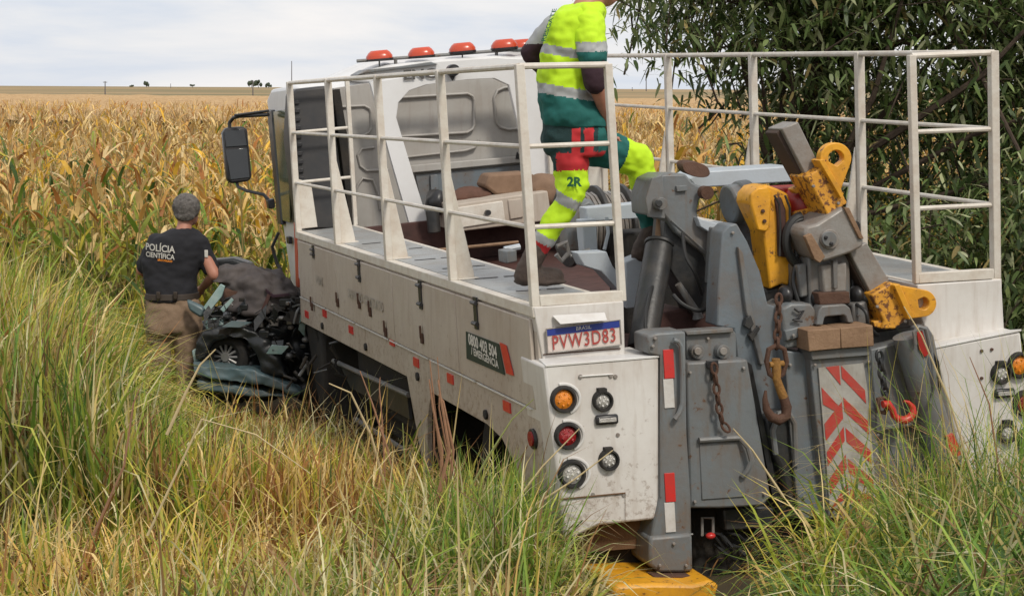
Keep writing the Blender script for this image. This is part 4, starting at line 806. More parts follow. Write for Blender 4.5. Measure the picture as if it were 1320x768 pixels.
# ------------------------------------------------------------------ people and the wreck
def remesh(b, name, mats, parent, voxel=.012, it=4, zone=None, wrinkle=0., wsc=9., xf=IDT):
    me = bpy.data.meshes.new('t'); me.from_pydata([tuple(p) for p in xf(np.array(b.v))], [], b.f)
    bm = bmesh.new(); bm.from_mesh(me); bmesh.ops.recalc_face_normals(bm, faces=bm.faces); bm.to_mesh(me); bm.free()
    to = bpy.data.objects.new('t', me); COL.objects.link(to)
    r = to.modifiers.new('r', 'REMESH'); r.mode = 'VOXEL'; r.voxel_size = voxel
    s = to.modifiers.new('s', 'SMOOTH'); s.iterations = it; s.factor = .5
    bpy.context.view_layer.update(); m2 = bpy.data.meshes.new_from_object(to.evaluated_get(bpy.context.evaluated_depsgraph_get())); bpy.data.objects.remove(to)
    n = len(m2.vertices); co = np.zeros(n * 3); m2.vertices.foreach_get('co', co); co = co.reshape(-1, 3); nr = np.zeros(n * 3); m2.vertices.foreach_get('normal', nr); nr = nr.reshape(-1, 3)
    if wrinkle:
        d = np.array([noise.noise(Vector((p[0] * wsc, p[1] * wsc, p[2] * wsc * 1.6))) + .5 * noise.noise(Vector((p[0] * wsc * 2.6, p[1] * wsc * 2.6, p[2] * wsc * 3.4))) for p in co]); co = co + nr * (d * wrinkle)[:, None]
    base = np.array(parent['_base']) if parent is not None else np.zeros(3)
    mats = [mats] if isinstance(mats, str) else mats; m2.materials.clear()
    for k in mats: m2.materials.append(MATS[k])
    if zone is not None:
        px = pix(co); z = zone(co, px); m2.polygons.foreach_set('material_index', np.array([z[p.vertices[0]] for p in m2.polygons], dtype=np.int32))
    else: m2.polygons.foreach_set('material_index', np.zeros(len(m2.polygons), dtype=np.int32))
    m2.vertices.foreach_set('co', (co - base).ravel()); m2.polygons.foreach_set('use_smooth', np.ones(len(m2.polygons), bool)); m2.name = name; m2.update()
    o = bpy.data.objects.new(name, m2); COL.objects.link(o); o.parent = parent; o['_base'] = tuple(float(q) for q in base); return o
# --- the crime scene officer, seen from behind
D0 = 13.8
def Q(x, y, d=0.): return W(x, y, D0 + d)
RX = np.array([1, 0, 0.]); RY = np.array([0, 1., 0]); S0 = D0 / F_PX
def secs(rows, Qf, s): return [(Qf(cx, y), RX * hw * s * .97 + RY * hw * s * .12, RY * dp) for cx, y, hw, dp in rows]
PO = thing('person', 'grey-haired man in black T-shirt lettered POLÍCIA and khaki trousers, his back turned', 'person', Q(222, 512))
def hand(b, wr, dirn, sidev, r=.036, Lf=.075):       # palm, four curled fingers and a thumb
    dirn = unit(dirn); sidev = unit(sidev); nrm = unit(np.cross(dirn, sidev)); pc = wr + dirn * .05
    b.ell(pc, (.042, .03, .042)); b.cone(wr, pc + dirn * .03, .027, .034)
    for k, ln in zip((-1.5, -.5, .5, 1.5), (.8, 1, .95, .72)):
        a = pc + dirn * .04 + sidev * k * .019; m_ = a + dirn * Lf * .5 * ln + nrm * .008; e = m_ + dirn * Lf * .35 * ln + nrm * .03
        b.cone(a, m_, .0095, .009, 7); b.cone(m_, e, .009, .007, 7)
    a = pc - sidev * .035; b.cone(a, a - sidev * .025 + dirn * .035, .012, .011, 7); b.cone(a - sidev * .025 + dirn * .035, a - sidev * .02 + dirn * .065 + nrm * .01, .011, .009, 7)
b = B(); b.ell(Q(240, 272, .01), (.096, .105, .118), 18, 12); b.ell(Q(247, 280, .07), (.055, .05, .07)); b.cone(Q(239, 284, .0), Q(236, 302, -.02), .058, .066); b.ell(Q(252, 277, .1), (.016, .02, .02))
b.ell(Q(250, 275, .0), (.012, .022, .03)); b.ell(Q(229, 275, .02), (.012, .022, .03))
b.loft(secs([(235, 300, 14, .07), (230, 312, 30, .10), (222, 345, 30, .1), (222, 380, 29, .1), (222, 415, 30, .11)], Q, S0), 18)
for s, sh, el, wr in ((1, (258, 316, 0), (276, 354, -.02), (260, 372, .22)), (-1, (200, 316, 0), (183, 348, .05), (214, 375, .32))):
    b.cone(Q(*sh), Q(*el), .055, .05); b.cone(Q(*el), Q(*wr), .046, .03); hand(b, Q(*wr), Q(*wr) - Q(*el), RX + np.array([0, .3, 0]))
for x in (207, 238): b.cone(Q(x, 420), Q(x, 460, .02), .08, .06); b.cone(Q(x, 460, .02), Q(x, 505), .055, .045)
body = remesh(b, 'body', 'skin', PO, .011, 3)
b = B(); b.ell(Q(240, 267, -.012), (.112, .114, .116), 18, 12); b.ell(Q(238, 278, -.055), (.085, .055, .05))
remesh(b, 'hair', 'hair_grey', PO, .010, 2, wrinkle=.008, wsc=30)
b = B(); b.loft(secs([(237, 294, 15, .075), (235, 299, 25, .10), (231, 306, 35, .125), (227, 318, 40, .14), (222, 336, 39, .145), (220, 356, 35, .14), (221, 374, 33.5, .14), (222, 388, 34, .145)], Q, S0), 24)
b.cone(Q(256, 313), Q(271, 344, .02), .082, .075); b.cone(Q(202, 313), Q(187, 342, .03), .08, .075)
SH = remesh(b, 'tshirt', 'shirt_black', PO, .013, 4, wrinkle=.012, wsc=8)
def backtext(txt, px, py, size, m, bold=.001, sx=1., font_space=1.):
    tb = textB(txt, size, Q(px, py, 0), np.array([.995, 0, -.09]), (.05, 0, 1.), (0, -1, 0), 0, bold, sx, font_space)
    c = Q(222, py)[0]; hw = 38 * S0; tb.v = [(x, y - math.sqrt(max(.02, 1 - ((x - c) / hw) ** 2)) * .150 - .022, z) for x, y, z in tb.v]; tb.build('lettering', m, SH, xf=IDT, smooth=0)
backtext('POLÍCIA', 211, 318, .078, 'print_white', .0015, .86); backtext('CIENTÍFICA', 211, 327.5, .056, 'print_white', .0012, .83); backtext('SÃO PAULO', 218, 333.5, .020, 'lens_orange', .001, 1.1)
q = Q(266, 327, -.06); B().box(q[0] - .014, q[0] + .014, q[1] - .012, q[1], q[2] - .03, q[2] + .03).build('sleeve_badge', 'print_white', SH, .004, xf=IDT)
b = B(); b.loft(secs([(222, 377, 34.5, .148), (222, 385, 35, .15)], Q, S0), 24); b.build('belt', 'belt', PO, .004, xf=IDT)
for x in (226, 204): q = Q(x, 381, -.16); B().box(q[0] - .016, q[0] + .016, q[1] - .01, q[1] + .02, q[2] - .03, q[2] + .03).build('belt_pouch', 'belt', PO, .006, xf=IDT)
b = B(); b.loft(secs([(222, 383, 33, .135), (223, 396, 35, .145), (223, 412, 36.5, .15), (223, 428, 36, .14)], Q, S0), 24)
for x, x2 in ((206, 204), (240, 239)): b.cone(Q(x, 420), Q(x, 462, .02), .115, .09); b.cone(Q(x, 462, .02), Q(x2, 508), .09, .078)
b.box(*[v for p in ((Q(246, 430)[0], Q(258, 430)[0]), (D0 - .1, D0 + .08), (Q(0, 446)[2], Q(0, 418)[2])) for v in p])
remesh(b, 'trousers', 'khaki', PO, .014, 3, wrinkle=.016, wsc=7)
for x in (204, 239): b = B(); b.cone(Q(x, 512, -.02), Q(x + 2, 514, .14), .06, .05); remesh(b, 'boot', 'boot', PO, .014, 2)
# --- the rescuer in high-visibility clothes striding over the lifting gear
D1 = 8.98; S1 = D1 / F_PX
def K(x, y, d=0.): return W(x, y, D1 + d)
WK = thing('person', 'rescuer in yellow high-visibility shirt and teal trousers with red patches, striding across the truck deck', 'person', K(690, 366))
b = B(); b.ell(K(776, -20, .05), (.09, .095, .115), 18, 12); b.ell(K(781, -4, .07), (.06, .06, .055)); b.ell(K(796, -12, .07), (.02, .016, .024)); b.ell(K(793, 0, .075), (.016, .026, .010)); b.ell(K(768, -14, -.045), (.022, .012, .035)); b.cone(K(768, -4, .03), K(754, 12, .02), .062, .072)
b.loft([(K(752, 14), RX * .1, RY * .09), (K(742, 50), RX * .13, RY * .13), (K(735, 100), RX * .13, RY * .12), (K(740, 160), RX * .14, RY * .12), (K(745, 185), RX * .13, RY * .12)], 18)
b.cone(K(760, 30, -.16), K(768, 104, -.2), .06, .05); b.cone(K(768, 104, -.2), K(783, 150, -.08), .052, .034); hand(b, K(783, 152, -.08), K(790, 178, -.02) - K(783, 152, -.08), RY)
b.cone(K(712, 40, .2), K(683, 72, .26), .05, .045); b.cone(K(683, 72, .26), K(722, 110, .36), .045, .032); hand(b, K(722, 110, .36), RX * .8 + np.array([0, .3, -.5]), RY)
b.cone(K(732, 180), K(738, 245), .07, .055); b.cone(K(738, 245), K(690, 330), .052, .04); b.cone(K(760, 185, .1), K(822, 210, .25), .07, .055); b.cone(K(822, 210, .25), K(842, 290, .3), .05, .04)
remesh(b, 'body', 'skin', WK, .011, 3)
b = B(); b.ell(K(773, -27, .05), (.098, .10, .105), 18, 12); b.ell(K(764, -14, .05), (.06, .08, .07)); remesh(b, 'hair', 'hair_dark', WK, .011, 2, wrinkle=.006, wsc=30)
def shirtzone(co, px):
    y = px[:, 1] - .17 * (px[:, 0] - 715); z = np.zeros(len(co), int)
    z[(y > 58) & (y < 70)] = 1; z[(y > 109) & (y < 122)] = 1; z[y >= 122] = 2
    return z
tr_ = [(757, 3, 15, .08), (754, 9, 26, .13), (749, 16, 33, .18), (742, 30, 36, .2), (736, 60, 38, .195), (731, 90, 37, .18), (730, 116, 37, .17), (736, 138, 40, .178), (740, 152, 42, .18), (744, 164, 41, .17)]
b = B(); b.loft([(K(cx, y), RX * hw * S1, RY * dp) for cx, y, hw, dp in tr_], 26)
ST = remesh(b, 'shirt', ['hivis', 'hivis_grey', 'teal_cloth'], WK, .0075, 6, shirtzone, .016, 8)
def slz(co, px):
    z = np.zeros(len(co), int); z[px[:, 1] > 54] = 1; z[px[:, 1] > 66] = 2; return z
b = B(); b.cone(K(758, 26, -.13), K(764, 72, -.19), .084, .080, 16); remesh(b, 'sleeve', ['hivis', 'hivis_grey', 'teal_cloth'], WK, .0075, 5, slz, .010, 11)
b = B(); b.cone(K(764, 76, -.19), K(767, 106, -.2), .068, .062, 14); remesh(b, 'undersleeve', 'maroon_sleeve', WK, .012, 3, None, .006, 12)
b = B(); b.cone(K(714, 36, .18), K(684, 68, .25), .07, .058, 14); b.cone(K(684, 68, .25), K(705, 92, .32), .058, .05, 14); remesh(b, 'sleeve', ['hivis_grey', 'maroon_sleeve'], WK, .012, 3, lambda co, px: (px[:, 1] > 55).astype(int), .006, 12)
# trousers: hips and both legs as one garment, zones along each leg
def seg_t(co, a, c): d = c - a; return ((co - a) @ d) / (d @ d), np.linalg.norm(co - (a + np.clip(((co - a) @ d) / (d @ d), 0, 1)[:, None] * d), axis=1)
hipA, kA, anA = K(732, 185, -.04), K(738, 246, -.06), K(692, 328, -.02); hipB, kB, anB = K(758, 185, .12), K(824, 208, .25), K(842, 300, .3)
b = B(); b.loft([(K(741, 152), RX * .160, RY * .16), (K(743, 182), RX * .18, RY * .165), (K(742, 200), RX * .15, RY * .14)], 22)
b.cone(hipA, kA, .105, .078, 16); b.cone(kA, anA, .076, .056, 16); b.cone(hipB, kB, .118, .085, 16); b.cone(kB, anB, .080, .062, 16)
def lz(co, px):
    z = np.zeros(len(co), int); t1, d1 = seg_t(co, hipA, kA); t2, d2 = seg_t(co, kA, anA); t3, d3 = seg_t(co, hipB, kB); t4, d4 = seg_t(co, kB, anB)
    k = np.argmin(np.stack([d1, d2, d3, d4]), 0)
    X_, Y_ = px[:, 0], px[:, 1]; z[(k == 0) & (X_ < 772)] = 4; z[(k == 0) & (Y_ > 164) & (Y_ < 224) & (((X_ > 738) & (X_ < 749)) | ((X_ > 754) & (X_ < 766)))] = 2; z[(k == 0) & (Y_ > 196) & (X_ > 717)] = 2; z[(k == 0) & (Y_ > 220)] = 1
    z[(k == 1)] = 1; z[(k == 1) & (t2 > .08) & (t2 < .22)] = 3; z[(k == 1) & (t2 > .70)] = 3; z[(k == 1) & (t2 > .82)] = 2
    z[(k == 2) & (t3 > .62)] = 1; z[k == 3] = 1; z[(k == 3) & (t4 > .35)] = 0
    return z
TS = remesh(b, 'trousers', ['teal_cloth', 'hivis', 'red_cloth', 'hivis_grey', 'dark_teal'], WK, .0075, 6, lz, .018, 8)
for an, dx in ((anA, 0), (anB, 0)):
    b = B(); b.cone(an + np.array([0, 0, .02]), an + np.array([-.06, 0, -.10]), .06, .058, 12); b.cone(an + np.array([-.07, 0, -.115]), an + np.array([.10, .02, -.115]), .052, .045, 12); b.ell(an + np.array([.02, .01, -.145]), (.145, .05, .022)); remesh(b, 'boot', 'boot', WK, .010, 2, None, .003, 30)
textB('RESGATE', .052, K(713, 33, -.138), np.array([.33, 0, .94]), np.array([-.57, .82, 0]), (-.82, -.57, 0), .026, .001, .85).build('lettering', 'logo_green', ST, xf=IDT, smooth=0)
textB('2R', .065, K(740, 235, -.06 - .092), RX, (0, 0, 1), (0, -1, 0), .006, .003, 1).build('lettering', 'logo_green', TS, xf=IDT, smooth=0)
# --- crushed car under the front of the lorry
D2 = 13.6
def C_(x, y, d=0.): return W(x, y, D2 + d)
WR = thing('crushed_car', 'crushed dark teal car with a bent bumper and exposed engine, wedged beside the truck front', 'car', C_(310, 512))
def cp(name, m, px, d, th, bev=.008, par=None): return B().prism([C_(x, y, d) for x, y in px], (0, th, 0)).build(name, m, par or WR, bev, xf=IDT)
b = B(); b.loft([(C_(325, 505, .6), RX * .55, RY * .45), (C_(325, 470, .6), RX * .6, RY * .5), (C_(330, 430, .55), RX * .55, RY * .45), (C_(345, 400, .5), RX * .42, RY * .4)], 24)
o = remesh(b, 'body_shell', 'car_dark', WR, .03, 1, None, .09, 4)
b = B().prism([C_(x, y, -.14) for x, y in [(246, 468), (262, 470), (330, 477), (352, 487), (388, 506), (384, 510), (340, 498), (296, 492), (250, 484)]], (0, .2, 0)); remesh(b, 'bumper', 'car_teal', WR, .012, 3, None, .022, 6)
b = B().prism([C_(x, y, -.10) for x, y in [(252, 489), (296, 495), (345, 503), (376, 512), (330, 512), (256, 502)]], (0, .2, 0)); remesh(b, 'lower_bumper', 'car_teal', WR, .012, 3, None, .02, 6)
b = B().prism([C_(x, y, -.10) for x, y in [(252, 444), (264, 428), (284, 420), (306, 420), (330, 428), (350, 446), (372, 486), (338, 480), (328, 456), (314, 438), (292, 434), (274, 440), (264, 462), (250, 466)]], (0, .3, 0)); remesh(b, 'fender', 'car_dark', WR, .013, 2, None, .035, 5)
cp('fender_corner', 'car_shard', [(247, 452), (262, 444), (259, 462), (250, 468)], -.06, .05, .01)
wc = C_(293, 459, .06); b = B(); ax = unit(np.array([-.25, -1, 0])); us = unit(np.cross(ax, (0, 0, 1)))
def wring(b, r, w_, tr, n=30): b.tube([wc + (us * math.cos(t) + np.array([0, 0, 1]) * math.sin(t)) * r for t in np.linspace(0, 2 * math.pi, n + 1)[:-1]], tr, 10, closed=True)
wring(b, .140, 0, .052); wh = b.build('wheel', 'rubber', WR, xf=IDT)
b = B(); wring(b, .105, 0, .010); b.disc(wc + ax * -.0, ax, .035, .05, 14)
for k in range(12): a = k * math.pi / 6; dv = us * math.cos(a) + np.array([0, 0, 1]) * math.sin(a); b.tube([wc + dv * .03 + ax * .035, wc + dv * .102 + ax * .02], [.009, .013], 6)
b.build('hubcap', 'alloy', wh, xf=IDT)
cp('headlamp', 'car_shard', [(262, 414), (276, 410), (298, 420), (296, 430), (280, 434), (266, 426)], -.02, .1, .012)
cp('door_shard', 'car_shard', [(262, 396), (284, 366), (290, 369), (286, 382), (268, 404)], -.1, .03, .004); cp('door_shard', 'car_teal', [(240, 386), (262, 396), (266, 404), (258, 410), (243, 400)], -.05, .08, .02)
cp('trim_shard', 'car_shard', [(284, 398), (298, 384), (301, 387), (288, 403)], -.12, .02, .002)
cp('seat_cushion', 'rust', [(286, 372), (312, 370), (314, 388), (306, 400), (290, 396)], .1, .2, .03)
cp('red_trim', 'maroon_sleeve', [(342, 372), (352, 380), (372, 378), (374, 381), (352, 384), (344, 378)], .0, .03, .003); cp('red_trim', 'bed_red', [(336, 400), (346, 376), (350, 378), (341, 402)], .0, .03, .003)
cp('wiper_tray', 'car_dark', [(266, 336), (300, 333), (322, 340), (326, 348), (300, 348), (268, 344)], .5, .2, .02)
rr_ = random.Random(11); b = B(); b2 = B()
for k in range(120):
    x, y = rr_.uniform(282, 396), rr_.uniform(384, 466)
    if (x - 295) ** 2 + (y - 462) ** 2 < 34 ** 2: continue
    p = C_(x, y, rr_.uniform(-.05, .12)); v = np.array([rr_.uniform(-1, 1), rr_.uniform(-.3, .3), rr_.uniform(-.7, .7)]); v = unit(v) * rr_.uniform(.02, .07)
    bb = B(); 
    if k % 3 == 0: bb.tube([p - v, p + v * .2 + np.array([0, -.02, .02]), p + v], rr_.uniform(.006, .015), 8)
    elif k % 3 == 1: bb.ell(p, (rr_.uniform(.015, .035), .03, rr_.uniform(.01, .03)), 10, 6)
    else: s = rr_.uniform(.012, .03); bb.box(p[0] - s * 1.4, p[0] + s * 1.4, p[1] - s, p[1] + s, p[2] - s, p[2] + s)
    bb.build('engine_piece', rr_.choice(['alloy', 'car_dark', 'car_dark', 'underbody', 'car_dark', 'bare_steel', 'steel_grey', 'tarp']), WR, .006, xf=IDT)
for k in range(16):
    x, y = rr_.uniform(370, 440), rr_.uniform(440, 500); p = C_(x, y, rr_.uniform(-1.3, -1.1)); v = unit([rr_.uniform(-1, 1), 0, rr_.uniform(-1, 1)]) * .05
    B().tube([p - v, p + v], rr_.uniform(.006, .014), 7).build('axle_fitting', rr_.choice(['rubber', 'steel_dark', 'rubber', 'underbody', 'steel_grey', 'rust']), WR if 0 else chassis, xf=IDT)
for k in range(34):       # torn sheet metal and wires
    x, y = rr_.uniform(268, 392), rr_.uniform(386, 462); p = C_(x, y, rr_.uniform(-.16, .05)); a = rr_.uniform(0, 3.14); u = np.array([math.cos(a), rr_.uniform(-.5, .5), math.sin(a)]) * rr_.uniform(.05, .13); v = np.array([-math.sin(a), rr_.uniform(-.5, .5), math.cos(a)]) * rr_.uniform(.02, .05)
    if (x - 293) ** 2 + (y - 459) ** 2 < 30 ** 2: continue
    if k % 3: B().prism([p - u, p - u * .3 + v * 1.3, p + u * .5 + v * .5, p + u, p + u * .2 - v], (0, .006, 0)).build('torn_sheet', rr_.choice(['car_dark', 'car_dark', 'car_teal', 'car_dark', 'car_shard', 'underbody']), WR, .002, xf=IDT)
    else: B().tube([p - u, p - u * .3 + v * 2, p + u * .4 - v, p + u + v], .005, 6).build('wire', 'hose', WR, xf=IDT)
b = B(); b.loft([(C_(338, 398, .35), RX * .34, RY * .35), (C_(340, 378, .35), RX * .33, RY * .33), (C_(326, 356, .35), RX * .26, RY * .25), (C_(318, 344, .35), RX * .10, RY * .12)], 24); b.loft([(C_(300, 362, .3), RX * .2, RY * .2), (C_(298, 344, .3), RX * .14, RY * .15)], 16)
o = remesh(b, 'grey_cover', 'tarp', None, .012, 2, None, .05, 5.5); tag(rebase(o), 'crumpled grey-brown cover draped over the crushed car roof', 'cover')
# ------------------------------------------------------------------ corn field
STRAW = [(.70, .47, .16), (.78, .56, .23), (.60, .34, .10), (.42, .17, .045), (.84, .50, .06), (.86, .66, .34)]
GREENC = [(.17, .27, .04), (.32, .37, .05), (.56, .47, .06), (.08, .14, .03)]
def corn_arrays(X, Y, Hh, green, nleaf):
    n = len(X); R_, Dr, Ln, Wd, Dp, Cc = [], [], [], [], [], []
    G = np.full(n, .05)
    for s in range(2):
        R_.append(np.stack([X, Y, G], 1)); d = np.stack([rng.normal(0, .05, n), rng.normal(0, .05, n), np.ones(n)], 1); Dr.append(d / np.linalg.norm(d, axis=1, keepdims=True)); Ln.append(Hh); Wd.append(np.full(n, .026)); Dp.append(np.full(n, .0)); Cc.append(pal(n, [(.22, .20, .06), (.36, .26, .11)], [1, 1]))
    for k in range(nleaf):
        t = (k + rng.uniform(.0, .9, n)) / nleaf; h = (.12 + .84 * t) * Hh; az = rng.uniform(0, 2 * np.pi, n)
        el = rng.uniform(.65, 1.4, n); d = np.stack([np.cos(az) * np.cos(el), np.sin(az) * np.cos(el), np.sin(el)], 1)
        R_.append(np.stack([X, Y, G + h], 1)); Dr.append(d); Ln.append(rng.uniform(.45, .85, n) * (1.05 - .45 * t)); Wd.append(rng.uniform(.030, .066, n)); Dp.append(rng.uniform(.15, .8, n))
        g = rng.uniform(0, 1, n) < green * (1.25 - t * 1.1); c = np.where(g[:, None], pal(n, GREENC, [3.6, 4, 3.4, 1.4]), pal(n, STRAW, [3, 3, 3, 1.6, 1.6, 2])); Cc.append(c)
    for k in range(3):      # tassel
        az = rng.uniform(0, 2 * np.pi, n); el = rng.uniform(1.0, 1.5, n); d = np.stack([np.cos(az) * np.cos(el), np.sin(az) * np.cos(el), np.sin(el)], 1)
        R_.append(np.stack([X, Y, G + Hh * .97], 1)); Dr.append(d); Ln.append(rng.uniform(.14, .28, n)); Wd.append(np.full(n, .012)); Dp.append(rng.uniform(0, .3, n)); Cc.append(pal(n, [(.50, .36, .17), (.34, .2, .08)], [1, 1]))
    return [np.concatenate(a) for a in (R_, Dr, Ln, Wd, Dp, Cc)]
def corn_obj(name, X, Y, Hh, green, nleaf, seg=4):
    a = corn_arrays(X, Y, Hh, green, nleaf); return ribbons(name, a[0], a[1], a[2], a[3], a[4], a[5], 'corn_leaf', seg, twist=1.2)
def clear(X, Y):       # keep corn off the lorry, the wreck and the tree trunk
    t = (Y - 8.2) / 7.6; ins = (Y < 16.6) & (X > .1 - 2.5 * t - .9) & (X < 2.7 - 1.7 * t + .4)
    return ~ins & ~((X - 2.35) ** 2 + (Y - 14.8) ** 2 < .4)
# nearest rows: every plant is its own object, eight builds shared
variants = []
for k in range(10):
    o = corn_obj('corn_plant', np.zeros(1), np.zeros(1), np.array([rng.uniform(1.65, 2.05)]), 1.0 if k < 6 else .5, 16, 5); COL.objects.unlink(o); variants.append(o)
cnt = 0; prng = random.Random(3); near = []
for row in range(5):
    y = 15.9 + row * .62; x = -5.4
    while x < 6.2:
        near.append((x + prng.uniform(-.06, .06), y + prng.uniform(-.14, .14))); x += prng.uniform(.17, .25)
near = [p for p in near if bool(clear(np.array([p[0]]), np.array([p[1]]))[0]) and (p[0] < -.9 or p[0] > 1.2)]
near.sort(key=lambda p: p[1]); near = near[:296]
for x, y in near:
    v = variants[prng.randrange(6) if y < 17.2 else prng.randrange(10)]; o = v.copy(); COL.objects.link(o); o.location = (x, y, 0); o.rotation_euler = (prng.uniform(-.06, .06), prng.uniform(-.06, .06), prng.uniform(0, 6.28)); s = prng.uniform(.88, 1.08); o.scale = (s, s, s)
    sp_ = CX + F_PX * x / y; wh_ = 'behind tall grass at the left edge' if sp_ < 110 else 'left of the officer' if sp_ < 185 else 'just behind the officer' if sp_ < 262 else 'between the officer and the cab mirror' if sp_ < 345 else 'right of the cab, behind the railings'
    rw_ = 'first' if y < 16.2 else 'second' if y < 16.83 else 'third' if y < 17.45 else 'fourth' if y < 18.07 else 'fifth'
    tag(o, f'yellow-green corn plant in the {rw_} row, {wh_}', 'corn plant', f'corn plants, {rw_} row, {wh_}')
for v in variants: bpy.data.objects.remove(v)
def field(name, y0, y1, dens, green, nleaf, seg, hh=(1.7, 2.05), keep=None):
    Y = rng.uniform(y0, y1, int(dens * (y1 - y0) * (y0 + y1) * .62)); X = rng.uniform(-.65, .65, len(Y)) * Y
    k = clear(X, Y)
    if keep: k &= keep(X)
    X, Y = X[k], Y[k]
    hump = 1 + .05 * np.sin(X * .9 + 2) * np.cos(Y * .5)
    o = corn_obj(name, X, Y, rng.uniform(*hh, len(X)) * hump, green, nleaf, seg); o['kind'] = 'stuff'; o['label'] = 'dry yellow and orange corn standing in the field behind the nearest rows'; return o
field('corn_field', 15.9, 19, 6.6, .8, 12, 4, keep=lambda x: (x < -5.4) | (x > 6.2)); field('corn_field', 19.0, 27, 6.6, .6, 13, 4); field('corn_field', 27, 45, 4.4, .18, 10, 3); field('corn_field', 45, 95, 1.5, .05, 7, 3)
# canopy of the far corn: a bumpy sheet of tops
ny, nx = 90, 160; yy = np.geomspace(60, 255, ny); vs = []; fs = []
for y in yy:
    for i in range(nx): x = (-.5 + i / (nx - 1)) * y * 1.6; vs.append((x, y, 1.62 + .22 * noise.noise(Vector((x * 1.3, y * 1.3, 0))) + .1 * noise.noise(Vector((x * .2, y * .2, 4)))))
for j in range(ny - 1):
    for i in range(nx - 1): fs.append((j * nx + i, j * nx + i + 1, (j + 1) * nx + i + 1, (j + 1) * nx + i))
m = bpy.data.materials.new('corn_top'); m.use_nodes = True; nt = m.node_tree; b_ = nt.nodes['Principled BSDF']; b_.inputs['Roughness'].default_value = .9
g_ = nt.nodes.new('ShaderNodeNewGeometry'); n1 = nt.nodes.new('ShaderNodeTexNoise'); n1.inputs['Scale'].default_value = 2.2; n1.inputs['Detail'].default_value = 8; n1.inputs['Roughness'].default_value = .75
cr = nt.nodes.new('ShaderNodeValToRGB'); e = cr.color_ramp.elements; e[0].position = .34; e[0].color = (.26, .14, .05, 1); e[1].position = .66; e[1].color = (.62, .43, .22, 1); x_ = e.new(.5); x_.color = (.47, .29, .12, 1)
nt.links.new(g_.outputs['Position'], n1.inputs['Vector']); nt.links.new(n1.outputs[0], cr.inputs[0]); nt.links.new(cr.outputs[0], b_.inputs['Base Color']); MATS['corn_top'] = m
o = B().add(vs, fs).build('corn_field', 'corn_top', xf=IDT, smooth=180); o['kind'] = 'stuff'; o['label'] = 'distant pale tan corn running to the foot of the far rise'
# ------------------------------------------------------------------ grass
GR = [(.17, .27, .035), (.31, .38, .05), (.52, .47, .08), (.08, .14, .025), (.62, .46, .16), (.70, .58, .30), (.36, .19, .075), (.19, .095, .04)]
def blades(name, X, Y, Hh, wts, lean=.35, width=(.006, .012), droop=(.15, .6), seg=4, var=.28, label=None, gzoff=0., dry=0.):
    n = len(X); az = rng.uniform(0, 2 * np.pi, n); ln = np.abs(rng.normal(0, lean, n)); kind = rng.uniform(0, 1, n)
    ln = np.where(kind < .35, np.minimum(ln * 2.6, 1.35), ln); H_ = np.where(kind < .35, np.minimum(Hh * .75, .75), Hh); dp_ = rng.uniform(*droop, n); dp_ = np.where(kind > .82, rng.uniform(.35, 1.0, n), dp_); Hh = H_
    d = np.stack([np.cos(az) * np.sin(ln), np.sin(az) * np.sin(ln), np.cos(ln)], 1)
    z = gza(X, Y) + gzoff; R0_ = np.stack([X, Y, z], 1)
    f = np.sin(1.9 * X + .9 * Y) + np.sin(3.1 * Y - 1.7 * X + 1) + .8 * np.sin(5.3 * X + 2.3 * Y + 2) + .8 * np.sin(7.1 * Y - 4.3 * X)
    dead = .10 + .16 * f + .8 * np.exp(-((X / Y + .115) / .06) ** 2 - ((Y - 8.6) / 2.1) ** 2) + dry
    w2 = np.array(wts, float) * np.array([.25, .35, .8, .3, 2.2, 1.8, 3.4, 3.4]); c1 = pal(n, GR, wts, var); c2 = pal(n, GR, w2, var); c = np.where((rng.uniform(0, 1, n) < dead)[:, None], c2, c1)
    gold = .5 + .5 * np.sin(2.3 * X - 1.1 * Y + .5); c = c * (1 + .25 * (gold[:, None] - .5) * np.array([1.2, .3, -1]))
    o = ribbons(name, R0_, d, Hh, rng.uniform(*width, n), dp_, c, 'blade', seg, twist=1.3); o['kind'] = 'stuff'; o['label'] = label or 'tall mixed grass'; return o
def truckside(X, Y):        # >0: to the left of the lorry
    return (.10 + (Y - 8.25) / (13.4 - 8.25) * (-1.8)) - X
def under(X, Y):
    t = (Y - 8.25) / 5.15; xl = .10 - 1.8 * t; return (Y > 8.1) & (Y < 15.8) & (X > xl - .02) & (X < xl + 2.62)
ytop_x = [-40, 0, 60, 110, 150, 178, 195, 225, 262, 285, 330, 400, 460, 540, 600]; ytop_y = [278, 292, 322, 360, 412, 458, 485, 495, 505, 522, 532, 535, 560, 605, 625]
def hgt(X, Y):
    px = CX + X / Y * F_PX; ty = np.interp(px, ytop_x, ytop_y); zt = CAMZ - (ty - 113) / F_PX * Y; return np.clip(zt - gza(X, Y), .22, 1.85)
n = 34000; Y = rng.uniform(8.0, 13.3, n) ** 1.0; X = rng.uniform(-.36, .0, n) * Y; k = (truckside(X, Y) > .03); X, Y = X[k], Y[k]; H = hgt(X, Y) * rng.uniform(.5, .98, len(X))
blades('tall_grass', X, Y, H * .98, [3.2, 4.6, 5, 1.4, 3, 2.8, 1.6, .8], .17, (.012, .027), (.0, .22), dry=.12, label='tall green and straw-coloured roadside grass left of the truck')
n = 5500; Y = rng.uniform(9.2, 12.5, n); X = rng.uniform(-.36, -.215, n) * Y; H = hgt(X, Y) * rng.uniform(.8, 1.06, n)
blades('tall_grass', X, Y, H, [3.5, 6, 5, .8, 3, 2.6, 1, 0], .22, (.016, .036), (.02, .4), 5, label='broad-leaved tall green grass at the left, beside the officer')
